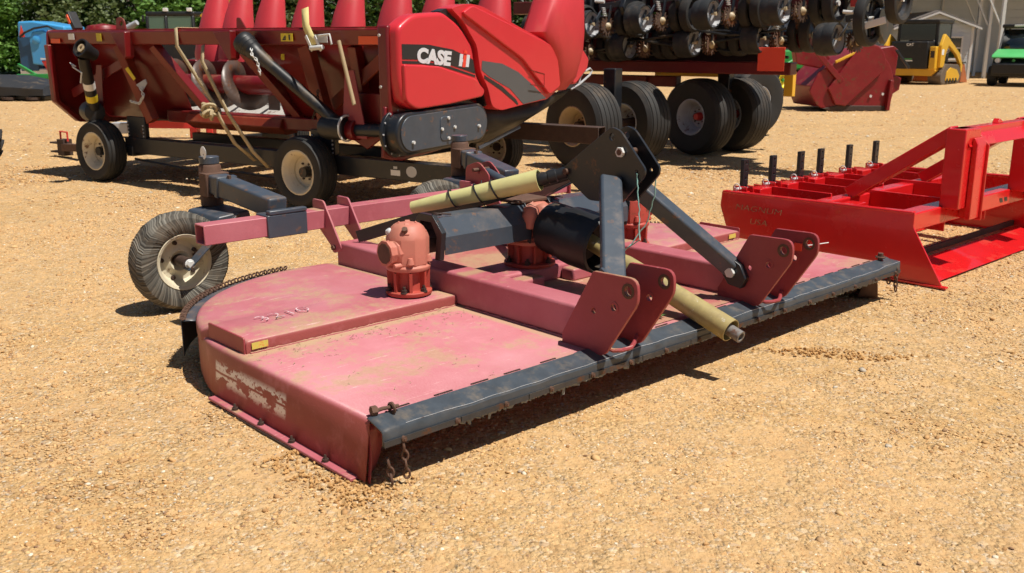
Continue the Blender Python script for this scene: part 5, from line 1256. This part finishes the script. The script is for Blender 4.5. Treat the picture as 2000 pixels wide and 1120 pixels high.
def white_building():
    T = empty("metal_roof_building", (11.4, 43, 0), 20, "low white building with ribbed metal roof glimpsed beside the planter", "building")
    with BM("wall", "post_white", T) as b: bx(b, 0, 4, 0, 4, 0, 1.9)
    wl = BM.last
    for k in range(14):
        with BM("wall_panel", "post_white", wl, bevel=.01) as b: bx(b, .02 + k * .286, .27 + k * .286, -.03, -.001, 0, 1.85)
    with BM("roof", "roof_metal", T) as b: prism(b, [(-.3, 1.85), (2.2, 2.95), (4.3, 1.9), (4.3, 1.97), (2.2, 3.02), (-.3, 1.92)], YZ, -.3, 4.2)
    rf = BM.last
    for k in range(16):
        with BM("roof_rib", "roof_metal", rf) as b: bar(b, (-.25 + k * .295, -.3, 1.93), (-.25 + k * .295, 2.2, 3.03), .03, .035)
    with BM("fascia", "dark_blue_paint", T) as b: bx(b, -.3, 4.2, -.33, -.3, 1.72, 1.88)
white_building()

def green_tractor():
    T = empty("green_tractor", (7.6, 27.6, 0), 25, "green tractor with yellow wheel rims standing behind the planter", "tractor")
    for x, y, r, w_ in ((-.55, -.55, .36, .26), (-.55, .85, .36, .26), (.9, -.85, .66, .42), (.9, 1.0, .66, .42)):
        tyre_wheel(T, "wheel", (x, y, r), (0, -1 if y < 0 else 1, 0), r, w_, r * .55, "deere_yellow", "deere_green", grooves=1, n=36, tread_blocks=3)
    with BM("bonnet", "deere_green", T, bevel=.05, seg=3) as b: bx(b, -.95, .5, -.28, .55, .62, 1.15)
    with BM("chassis", "cat_black", T, bevel=.03) as b: bx(b, -.9, 1.2, -.2, .4, .38, .66)
    with BM("loader_arm", "deere_green", T, bevel=.02) as b: bar(b, (.3, -.5, 1.05), (-1.3, -.5, .35), .09, .14)
    with BM("seat_deck", "cat_black", T, bevel=.05) as b: bx(b, .5, 1.25, -.4, .6, .8, 1.05)
green_tractor()
b = bmesh.new(); lathe(b, [(0, 0), (.135, 0), (.150, .33), (.158, .33), (.158, .36), (.14, .36), (.13, .03), (0, .03)], (7.35, 25.6, 0), (0, 0, 1), 28)
bk = tag(ob("bucket", b, "white_paint", smooth=35), "white plastic bucket with a green label standing on the gravel", "bucket")
with BM("label", "deere_yellow", bk) as b: lathe(b, [(.1405, .10), (.1475, .22)], (7.35, 25.6, 0), (0, 0, 1), 28)
# ---- left background
def covered_mower():
    T = empty("covered_disc_mower", (-13.0, 24.2, 0), -6, "low black tarpaulin-covered disc mower at the left edge", "mower")
    b = bmesh.new(); from mathutils import noise as mn
    nx = 30; rows = []
    for i in range(nx + 1):
        x = -1.8 + 3.7 * i / nx; e = .035 * mn.noise((x * 3, 0, 0)); k = max(0, (x - .7) / 1.2)
        rows.append([b.verts.new(p) for p in ((x, -.55, .12 + e), (x + .02, -.56 + e, .34 - .06 * k), (x - .05 * k, -.40, .53 - .22 * k + e * .4), (x - .15 * k, .10, .60 - .24 * k), (x - .15 * k, .9, .56 - .2 * k), (x, 1.2, .15))])
    for A, B in zip(rows, rows[1:]):
        for j in range(5): b.faces.new((A[j], B[j], B[j + 1], A[j + 1]))
    b.faces.new(rows[0]); b.faces.new(rows[-1][::-1])
    ob("cover", b, "tarp_black", T, smooth=40)
    with BM("cutter_bar", "cat_black", T, bevel=.02) as b: bx(b, -1.7, 1.85, -.42, .1, .02, .12)
    for k in range(6):
        with BM("cutter_disc", "dark_rust", T, smooth=40) as b: cyl(b, (-1.5 + k * .62, -.48, .03), (-1.5 + k * .62, -.48, .09), .16, n=18)
covered_mower()
def green_implement():
    T = empty("green_implement", (-11.9, 26.6, 0), 10, "green and rusty implement frame between the covered mower and the header", "implement")
    rr = random.Random(12)
    for k in range(14):
        with BM("frame_bar", "deere_green" if k % 3 else "rust_steel", T, bevel=.01) as b:
            p = Vector((rr.uniform(-1.0, 1.3), rr.uniform(-.3, .4), rr.uniform(.15, .75))); bar(b, p, p + Vector((rr.uniform(-.7, .7), rr.uniform(-.3, .3), rr.uniform(-.35, .35))), .07, .08)
    with BM("tool_bar", "deere_green", T, bevel=.01) as b: bx(b, -1.3, 1.4, -.06, .06, .42, .54)
    with BM("tool_bar", "rust_steel", T, bevel=.01) as b: bx(b, -.6, 1.2, .2, .32, .66, .80)
green_implement()
def blue_machine():
    T = empty("blue_machine", (-14.15, 28.6, 0), -6, "bright blue farm machine with an orange warning triangle at the far left", "machine")
    with BM("rear_housing", "dark_blue_paint", T, bevel=.03) as b: bx(b, .0, .55, -.02, 1.0, .55, 1.52)
    with BM("hood", "sky_blue_paint", T, bevel=.05, seg=3) as b: prism(b, [(.0, 1.45), (.04, 1.93), (.5, 1.95), (1.45, 1.80), (1.45, 1.45), (.9, 1.50)], XZ, .0, 1.1)
    with BM("side_arm", "sky_blue_paint", T, bevel=.04, seg=3) as b: prism(b, [(.42, .75), (.40, 1.45), (.52, 1.66), (.80, 1.70), (1.15, 1.55), (1.15, 1.0), (.75, .70)], XZ, -.10, -.02)
    sa = BM.last
    with BM("pivot_boss", "sky_blue_paint", sa, smooth=40) as b: lathe(b, [(0, 0), (.10, 0), (.12, .03), (.06, .05), (0, .06)], (.62, -.10, 1.42), (0, -1, 0), 20)
    with BM("hose", "cat_black", T) as b: tube(b, [(.1, -.06, 1.50), (.3, -.12, 1.62), (.6, -.12, 1.74), (1.0, -.1, 1.80), (1.3, -.08, 1.66)], .03, 6)
    plate("warning_triangle", "flag_orange", T, rounded([(.06, 1.50), (.24, 1.50), (.15, 1.84)], .02), XZ, -.012, .012)
    with BM("wheel_box", "white_paint", T, bevel=.03) as b: bx(b, -.05, .9, .0, .9, .35, .62)
    with BM("red_frame", "bright_red_far", T, bevel=.02) as b: prism(b, [(.75, .85), (1.35, .90), (1.3, .20), (1.1, .20)], XZ, -.2, .4)
    with BM("red_trim", "white_paint", T) as b: bx(b, .74, 1.36, -.21, -.195, .88, .92)
    for x in (.3, 1.6): tyre_wheel(T, "wheel", (x, .3, .33), (0, -1, 0), .33, .25, .18, "grey_rim", grooves=2, n=36)
blue_machine()
def cab_loader():
    T = empty("cab_tractor", (-11.1, 30.4, 0), -4, "dark loader cab with roof lamps showing above the header beam", "tractor")
    with BM("cab", "cat_black", T, bevel=.05, seg=3) as b:
        bx(b, -.02, 1.52, .02, 1.4, 2.12, 2.26)
        for x in (.03, .62, 1.46): bx(b, x - .05, x + .05, .0, .10, .8, 2.14)
        for x in (.03, 1.46): bx(b, x - .05, x + .05, 1.3, 1.4, .8, 2.14)
    cab = BM.last
    for x0, x1 in ((.08, .57), (.67, 1.41)):
        with BM("window", "cab_glass", cab) as b: bx(b, x0, x1, .04, .05, 1.45, 2.12)
    for x in (.62, 1.36):
        with BM("roof_lamp", "white_paint", cab, bevel=.01) as b: bx(b, x - .07, x + .07, .0, .1, 2.26, 2.36)
    with BM("body", "cat_black", T, bevel=.05) as b: bx(b, -.1, 1.7, .0, 2.2, .5, 1.45)
    with BM("boom", "cat_yellow", T, bevel=.03) as b: bar(b, (1.7, .2, 2.05), (2.6, .2, 2.7), .2, .22)
    with BM("mirror", "cat_black", T, bevel=.01) as b: bx(b, -.12, -.06, .0, .05, 1.95, 2.15)
    with BM("red_cover", "flail_red", T, smooth=50) as b: lathe(b, [(0, 1.0), (.5, 1.2), (.6, 1.6), (.45, 1.85), (0, 1.92)], (-1.6, .5, 0), (0, 0, 1), 16)
    with BM("exhaust", "grey_rim", T) as b: cyl(b, (-1.0, .6, 1.7), (-.5, .5, 1.95), .12, .08, n=12)
    for x in (.1, 1.5): tyre_wheel(T, "wheel", (x, -.1, .45), (0, -1, 0), .45, .3, .24, "grey_rim", grooves=2, n=36)
cab_loader()
def red_drawbar():
    T = empty("red_implement", (-5.7, 14.6, 0), -6, "low red implement bar with a black cylinder lying behind the trailer", "implement")
    with BM("beam", "bright_red_far", T, bevel=.008) as b: bx(b, .0, 1.9, -.06, .06, .14, .28)
    with BM("hydraulic_cylinder", "cat_black", T, smooth=40) as b: cyl(b, (-.05, -.12, .30), (.9, -.12, .31), .05, n=14)
    with BM("cylinder_rod", "zinc", T) as b: cyl(b, (.9, -.12, .31), (1.3, -.12, .31), .025, n=10)
    with BM("shoe", "grey_rim", T, bevel=.01) as b: bx(b, -.25, .0, -.1, .1, .06, .22)
    for x in (.95, 1.2):
        with BM("lug", "bright_red_far", T, bevel=.006) as b: bx(b, x, x + .1, -.08, .08, .0, .15)
red_drawbar()
def edge_wheel():
    c = Vector((-5.72, 10.05, .40)); b = bmesh.new()
    lathe(b, [(.20, -.16), (.28, -.19), (.36, -.17), (.38, -.1), (.38, .1), (.36, .17), (.28, .19), (.20, .16)], c, (.25, -.95, 0), 48)
    t = tag(ob("tractor_tyre", b, "tyre_rubber", smooth=40), "lugged black tyre just cut by the left edge of the picture", "tyre")
    x, y, a = frame((.25, -.95, 0))
    for k in range(22):
        th = 2 * math.pi * k / 22
        for s in (-1, 1):
            with BM("tread_lug", "tyre_rubber", t, bevel=.006) as b:
                t0, t1 = th + (.14 if s > 0 else 0), th + (.14 if s > 0 else 0) + .22
                bar(b, c + (x * math.cos(t0) + y * math.sin(t0)) * .385, c + (x * math.cos(t1) + y * math.sin(t1)) * .375 + a * .17 * s, .04, .05, up=(x * math.cos(t0) + y * math.sin(t0)))
    with BM("rim", "cream_rim", t, smooth=40) as b: lathe(b, [(.05, .05), (.14, .04), (.18, .12), (.205, .15), (.205, -.15), (.05, -.05)], c, (.25, -.95, 0), 32, closed=True)
edge_wheel()
# ---- weed on the deck
T0 = Matrix.Translation((-0.49, 2.9, 0)) @ Matrix.Rotation(R(43), 4, 'Z')
pm("leaf_green", (.12, .26, .06), .7, var=.3)
b = bmesh.new(); rr = random.Random(4); q0 = T0 @ Vector((1.62, .11, .226))
for k in range(16):
    d = Vector((rr.uniform(-1, 1), rr.uniform(-.6, .6), rr.uniform(.05, .55))).normalized(); L = rr.uniform(.03, .075); s = d.cross(Vector((0, 0, 1))).normalized() * .009; p = q0 + Vector((rr.uniform(-.02, .02), rr.uniform(-.02, .02), 0))
    v = [b.verts.new(x) for x in (p, p + d * L * .5 + s, p + d * L, p + d * L * .5 - s)]; b.faces.new(v)
tag(ob("weed_sprig", b, "leaf_green", smooth=0), "small green weed sprig lying on the mower deck", "weed")
# ================================================================ trees
def foliage_mat(name, a, bcol):
    k = NT(name); g = k.n("ShaderNodeNewGeometry"); oi = k.n("ShaderNodeObjectInfo")
    c = k.mix(g.outputs['Random Per Island'], a, bcol); c = k.mix(k.math('MULTIPLY', oi.outputs['Random'], .45), c, sc(a, .75))
    k.l(c, k.p.inputs['Base Color']); k.p.inputs['Roughness'].default_value = .55; k.p.inputs['Specular IOR Level'].default_value = .35
    tr = k.n("ShaderNodeBsdfTranslucent"); k.l(k.mix(.5, c, (.20, .30, .04)), tr.inputs[0]); mx = k.n("ShaderNodeMixShader"); mx.inputs[0].default_value = .22
    k.l(k.p.outputs[0], mx.inputs[1]); k.l(tr.outputs[0], mx.inputs[2]); k.l(mx.outputs[0], k.out.inputs[0])
foliage_mat("foliage_dark", (.040, .085, .020), (.11, .19, .042))
foliage_mat("foliage_bright", (.07, .16, .024), (.16, .29, .055))
foliage_mat("foliage_olive", (.085, .115, .038), (.18, .22, .085))
def crown_mesh(seed, H, Rr, clumps, leaves):
    rs = np.random.RandomState(seed); V = []
    for c in range(clumps):
        z = rs.uniform(.03, 1) ** .9 * H; prof = math.sin(math.pi * min(.98, (z / H) * .72 + .26)) ** .6
        r = Rr * prof * (rs.uniform(.25, 1.0) ** .45); t = rs.uniform(0, 2 * math.pi)
        cc = np.array([r * math.cos(t), r * math.sin(t), z]); cr = rs.uniform(.30, .75)
        n = int(leaves * cr / .5)
        d = rs.normal(size=(n, 3)); d /= np.linalg.norm(d, axis=1)[:, None]; p = cc + d * cr * rs.uniform(.55, 1.0, (n, 1)) * [1, 1, .75]
        u = rs.normal(size=(n, 3)); u /= np.linalg.norm(u, axis=1)[:, None]; u[:, 2] *= .5; w_ = np.cross(d + rs.normal(size=(n, 3)) * .6, u); w_ /= np.linalg.norm(w_, axis=1)[:, None] + 1e-6
        s = rs.uniform(.06, .15, (n, 1)); V.append(np.stack([p - u * s * 1.2, p + w_ * s * .6, p + u * s * 1.2, p - w_ * s * .6], 1).reshape(-1, 3))
    V = np.concatenate(V); V[:, 2] = np.maximum(V[:, 2], .03); n = len(V) // 4
    me = bpy.data.meshes.new("crown"); me.vertices.add(len(V)); me.vertices.foreach_set('co', V.astype(np.float32).ravel())
    me.loops.add(n * 4); me.loops.foreach_set('vertex_index', np.arange(n * 4, dtype=np.int32)); me.polygons.add(n)
    me.polygons.foreach_set('loop_start', np.arange(0, n * 4, 4, dtype=np.int32)); me.update(calc_edges=True)
    return me
def trees():
    kinds = [(crown_mesh(1, 6.5, 2.4, 190, 52), "foliage_dark"), (crown_mesh(2, 4.2, 1.9, 150, 52), "foliage_bright"), (crown_mesh(3, 5.5, 2.2, 160, 50), "foliage_olive"), (crown_mesh(4, 8, 3.0, 200, 52), "foliage_dark")]
    for me, m in kinds: me.materials.append(MATS[m])
    def trunk_mesh(H, seed):
        r = random.Random(seed); b = bmesh.new(); pts = [Vector((r.uniform(-.05, .05) * i, r.uniform(-.05, .05) * i, H * i / 6)) for i in range(7)]
        tube(b, pts, [.16 - .02 * i for i in range(7)], 8)
        for k in range(6):
            s = pts[2 + k % 4]; t = r.uniform(0, 6.28); e = s + Vector((math.cos(t) * 1.3, math.sin(t) * 1.3, r.uniform(.6, 1.4))); tube(b, [s, s.lerp(e, .5) + Vector((0, 0, .15)), e], [.07, .045, .02], 6)
        me = bpy.data.meshes.new("trunk"); bmesh.ops.recalc_face_normals(b, faces=b.faces); b.to_mesh(me); b.free(); me.materials.append(MATS["bark"]); return me
    tm = [trunk_mesh(4.2, 1), trunk_mesh(2.8, 2), trunk_mesh(3.6, 3), trunk_mesh(5.2, 4)]
    P = [(-25.0, 44, 3), (-22.4, 42, 1), (-20.6, 44.5, 0), (-18.4, 42.5, 2), (-16.6, 45, 3), (-14.4, 43, 1), (-12.2, 45, 0), (-10.0, 43.5, 2), (-7.6, 45.5, 3), (-5.2, 44, 0), (-2.4, 46, 2), (.6, 45, 0),
         (-23.5, 49, 0), (-19.5, 49.5, 3), (-15.4, 49, 0), (-11.2, 50, 3), (-6.8, 50, 0), (-2.6, 50.5, 3), (2.5, 50, 3), (6.0, 51, 0), (9.5, 51, 3), (13.0, 52, 1), (15.2, 53, 3), (18.5, 53, 0)]
    rr = random.Random(21)
    words = {0: "tall dark green tree", 1: "bright green bushy tree", 2: "olive green tree", 3: "broad dark green tree"}
    order = ["behind the tarpaulin-covered mower at the far left edge", "low at the left, behind the covered mower", "left of the blue machine", "just behind the blue machine", "right of the blue machine", "behind the header's marker lamp", "left of the loader cab", "behind the loader cab", "behind the header's left snouts", "behind the header's middle snouts", "behind the header's right snouts", "behind the red outer snout",
             "in the back row at the far left", "in the back row left of the blue machine", "in the back row behind the blue machine", "in the back row left of the cab", "in the back row behind the snouts", "in the back row right of the snouts", "in the back row behind the header's right end", "in the back row behind the planter", "in the back row above the low white building", "glimpsed through the gap left of the barn", "behind the barn's left corner", "behind the barn's middle"]
    for (x, y, k), wd in zip(P, order):
        T = empty("tree", (x, y, 0), rr.uniform(0, 360), words[k] + " " + wd, "tree", "trees along the edge of the yard"); s = rr.uniform(.9, 1.15); T.scale = (s, s, s * rr.uniform(.95, 1.1))
        for nm, me in (("crown", kinds[k][0]), ("trunk", tm[k])):
            o = bpy.data.objects.new(nm, me); COL.objects.link(o); o.parent = T
trees()
# ================================================================ loose gravel: real pebbles scattered over the yard near the camera
def gravel():
    k = NT("pebble"); g = k.n("ShaderNodeNewGeometry"); r = g.outputs['Random Per Island']
    cr = k.n("ShaderNodeValToRGB"); cr.color_ramp.interpolation = 'LINEAR'
    els = cr.color_ramp.elements
    stops = [(0, (.35, .185, .075)), (.18, (.50, .285, .118)), (.45, (.58, .35, .155)), (.70, (.67, .44, .21)), (.84, (.50, .295, .12)), (.89, (.38, .235, .125)), (.93, (.24, .13, .075)), (.965, (.46, .39, .30)), (.997, (.74, .64, .48))]
    els[0].position, els[0].color = stops[0][0], (*stops[0][1], 1); els[1].position, els[1].color = stops[-1][0], (*stops[-1][1], 1)
    for p, c in stops[1:-1]: e = els.new(p); e.color = (*c, 1)
    k.l(r, cr.inputs[0]); k.l(cr.outputs[0], k.p.inputs['Base Color']); k.p.inputs['Roughness'].default_value = .8; k.p.inputs['Specular IOR Level'].default_value = .25
    rs = np.random.RandomState(11)
    b = bmesh.new(); bmesh.ops.create_icosphere(b, subdivisions=1, radius=1); b.verts.ensure_lookup_table()
    base = np.array([v.co[:] for v in b.verts]); F = np.array([[v.index for v in f.verts] for f in b.faces]); b.free()
    var = [base * (1 + rs.uniform(-.36, .36, (len(base), 1))) * [1, rs.uniform(.6, .9), rs.uniform(.28, .50)] for _ in range(14)]
    N = 98000
    # denser near the camera
    y = 1.7 + 9.5 * rs.uniform(0, 1, N * 2) ** 1.25; half = .62 * y + .9; x = rs.uniform(-1, 1, N * 2) * half
    from mathutils import noise as mn
    dens = np.array([mn.noise((a * .55, c * .55, 7.7)) + .55 * mn.noise((a * 1.7, c * 1.7, 2.2)) for a, c in zip(x, y)])
    keep = rs.uniform(0, 1, N * 2) < np.clip(.46 + dens * 1.35, .05, 1); x, y = x[keep][:N], y[keep][:N]; N = len(x)
    s = np.clip(np.exp(rs.normal(math.log(.0046), .40, N)), .0018, .016); big = rs.uniform(0, 1, N) < .016; s[big] *= rs.uniform(1.8, 2.8, big.sum()); s = np.minimum(s, .021)
    s *= 1 + .10 * np.maximum(0, y - 4)
    z = np.array([.010 * mn.noise((a * .9, c * .9, 1)) + .006 * mn.noise((a * 2.3, c * 2.3, 4)) for a, c in zip(x, y)]) - .006
    vi = rs.randint(0, len(var), N); V = np.array(var)[vi]                                     # N,12,3
    th = rs.uniform(0, 2 * np.pi, N); ti = rs.normal(0, .28, N)
    c_, s_ = np.cos(th)[:, None], np.sin(th)[:, None]; X = V[..., 0] * np.cos(ti)[:, None] - V[..., 2] * np.sin(ti)[:, None]; Zz = V[..., 0] * np.sin(ti)[:, None] + V[..., 2] * np.cos(ti)[:, None]; Yy = V[..., 1]
    P = np.stack([X * c_ - Yy * s_, X * s_ + Yy * c_, Zz], -1) * s[:, None, None]
    P[..., 0] += x[:, None]; P[..., 1] += y[:, None]; P[..., 2] += (z + s * .13)[:, None]
    P = P.reshape(-1, 3).astype(np.float32); FF = (F[None] + (np.arange(N) * len(base))[:, None, None]).reshape(-1).astype(np.int32)
    me = bpy.data.meshes.new("gravel"); me.vertices.add(len(P)); me.vertices.foreach_set('co', P.ravel()); me.loops.add(len(FF)); me.loops.foreach_set('vertex_index', FF)
    me.polygons.add(len(FF) // 3); me.polygons.foreach_set('loop_start', np.arange(0, len(FF), 3, dtype=np.int32)); me.update(calc_edges=True)
    o = link(me, "gravel", "pebble", smooth=0); o['kind'] = 'stuff'; o['label'] = 'loose tan and brown pebbles strewn over the yard'; o['category'] = 'gravel'
    # fine angular grit between the pebbles
    n3 = 150000; y = 1.7 + 6.5 * rs.uniform(0, 1, n3) ** 1.2; x = rs.uniform(-1, 1, n3) * (.60 * y + .7)
    dn = np.array([mn.noise((a * .8, c * .8, 5.1)) + .4 * mn.noise((a * 2.6, c * 2.6, 8.8)) for a, c in zip(x, y)]); kp = rs.uniform(0, 1, n3) < np.clip(.70 + dn * 1.2, .12, 1); x, y = x[kp], y[kp]; n3 = len(x); s = np.clip(np.exp(rs.normal(math.log(.0036), .3, n3)), .002, .008) * (1 + .12 * np.maximum(0, y - 3.5))
    gv = np.array([(1, 0, 0), (0, 1, 0), (-1, 0, 0), (0, -1, 0), (.1, .1, .8)]); gf = np.array([(0, 1, 4), (1, 2, 4), (2, 3, 4), (3, 0, 4)])
    V = gv[None] * (1 + rs.uniform(-.5, .5, (n3, 5, 1))); th = rs.uniform(0, 6.28, n3); c_, s_ = np.cos(th)[:, None], np.sin(th)[:, None]
    P = np.stack([V[..., 0] * c_ - V[..., 1] * s_, V[..., 0] * s_ + V[..., 1] * c_, V[..., 2]], -1) * s[:, None, None]; P[..., 0] += x[:, None]; P[..., 1] += y[:, None]
    P[..., 2] += (np.array([.010 * mn.noise((a * .9, c * .9, 1)) + .006 * mn.noise((a * 2.3, c * 2.3, 4)) for a, c in zip(x, y)]) - .0065)[:, None]
    FF = (gf[None] + (np.arange(n3) * 5)[:, None, None]).reshape(-1).astype(np.int32); P = P.reshape(-1, 3).astype(np.float32)
    m3 = bpy.data.meshes.new("grit"); m3.vertices.add(len(P)); m3.vertices.foreach_set('co', P.ravel()); m3.loops.add(len(FF)); m3.loops.foreach_set('vertex_index', FF)
    m3.polygons.add(len(FF) // 3); m3.polygons.foreach_set('loop_start', np.arange(0, len(FF), 3, dtype=np.int32)); m3.update(calc_edges=True)
    o = link(m3, "grit", "pebble", smooth=0); o['kind'] = 'stuff'; o['label'] = 'fine angular grit between the pebbles'; o['category'] = 'gravel'
    # coarser flat chips farther out
    y = 8.5 + 20 * rs.uniform(0, 1, 34000) ** 1.15; x = rs.uniform(-1, 1, 34000) * (.60 * y + 1); n2 = len(x); s = np.clip(np.exp(rs.normal(math.log(.012), .35, n2)), .006, .03) * (1 + .025 * (y - 8))
    octv = np.array([(1, 0, 0), (0, 1, 0), (-1, 0, 0), (0, -1, 0), (0, 0, .55)]); of = np.array([(0, 1, 4), (1, 2, 4), (2, 3, 4), (3, 0, 4)])
    V = octv[None] * (1 + rs.uniform(-.4, .4, (n2, 5, 1))); th = rs.uniform(0, 6.28, n2); c_, s_ = np.cos(th)[:, None], np.sin(th)[:, None]
    P = np.stack([V[..., 0] * c_ - V[..., 1] * s_, V[..., 0] * s_ + V[..., 1] * c_, V[..., 2]], -1) * s[:, None, None]; P[..., 0] += x[:, None]; P[..., 1] += y[:, None]; P[..., 2] += -.006 + s[:, None] * .1
    FF = (of[None] + (np.arange(n2) * 5)[:, None, None]).reshape(-1).astype(np.int32); P = P.reshape(-1, 3).astype(np.float32)
    m2 = bpy.data.meshes.new("far_gravel"); m2.vertices.add(len(P)); m2.vertices.foreach_set('co', P.ravel()); m2.loops.add(len(FF)); m2.loops.foreach_set('vertex_index', FF)
    m2.polygons.add(len(FF) // 3); m2.polygons.foreach_set('loop_start', np.arange(0, len(FF), 3, dtype=np.int32)); m2.update(calc_edges=True)
    o = link(m2, "far_gravel", "pebble", smooth=0); o['kind'] = 'stuff'; o['label'] = 'scattered stone chips on the yard farther back'; o['category'] = 'gravel'
    # clods pushed up by the skid and beside the mower
    pm("clod", (.48, .27, .10), .95, var=.3, vs=30, bump=.4, bs=60)
    T0 = Matrix.Translation((-0.49, 2.9, 0)) @ Matrix.Rotation(R(43), 4, 'Z'); b = bmesh.new(); rr = random.Random(8)
    spots = [(T0 @ Vector((rr.gauss(-.07, .05), rr.uniform(-.12, .38), 0)), .004, .011) for _ in range(170)] + [(T0 @ Vector((rr.gauss(-.02, .06), rr.gauss(-.08, .05), 0)), .003, .010) for _ in range(80)]
    spots += [(Vector((1.36 + rr.gauss(0, .10) + (t := rr.uniform(0, .35)), 4.32 - t * .45 + rr.gauss(0, .02), 0)), .004, .012) for _ in range(190)]
    for p, a, c in spots:
        m = Matrix.Translation(p + Vector((0, 0, .002))) @ Matrix.Rotation(rr.uniform(0, 6.28), 4, (rr.uniform(-1, 1), rr.uniform(-1, 1), 1)) @ Matrix.Diagonal((rr.uniform(a, c), rr.uniform(a, c), rr.uniform(a, c) * .6, 1))
        r_ = bmesh.ops.create_icosphere(b, subdivisions=1, radius=1, matrix=m)
        for v in r_['verts']: v.co += Vector((rr.uniform(-1, 1), rr.uniform(-1, 1), rr.uniform(-1, 1))) * a * .45
    o = ob("soil_clods", b, "clod", smooth=0); o['kind'] = 'stuff'; o['label'] = 'loose clods of ochre soil beside the mower'; o['category'] = 'soil'
gravel()
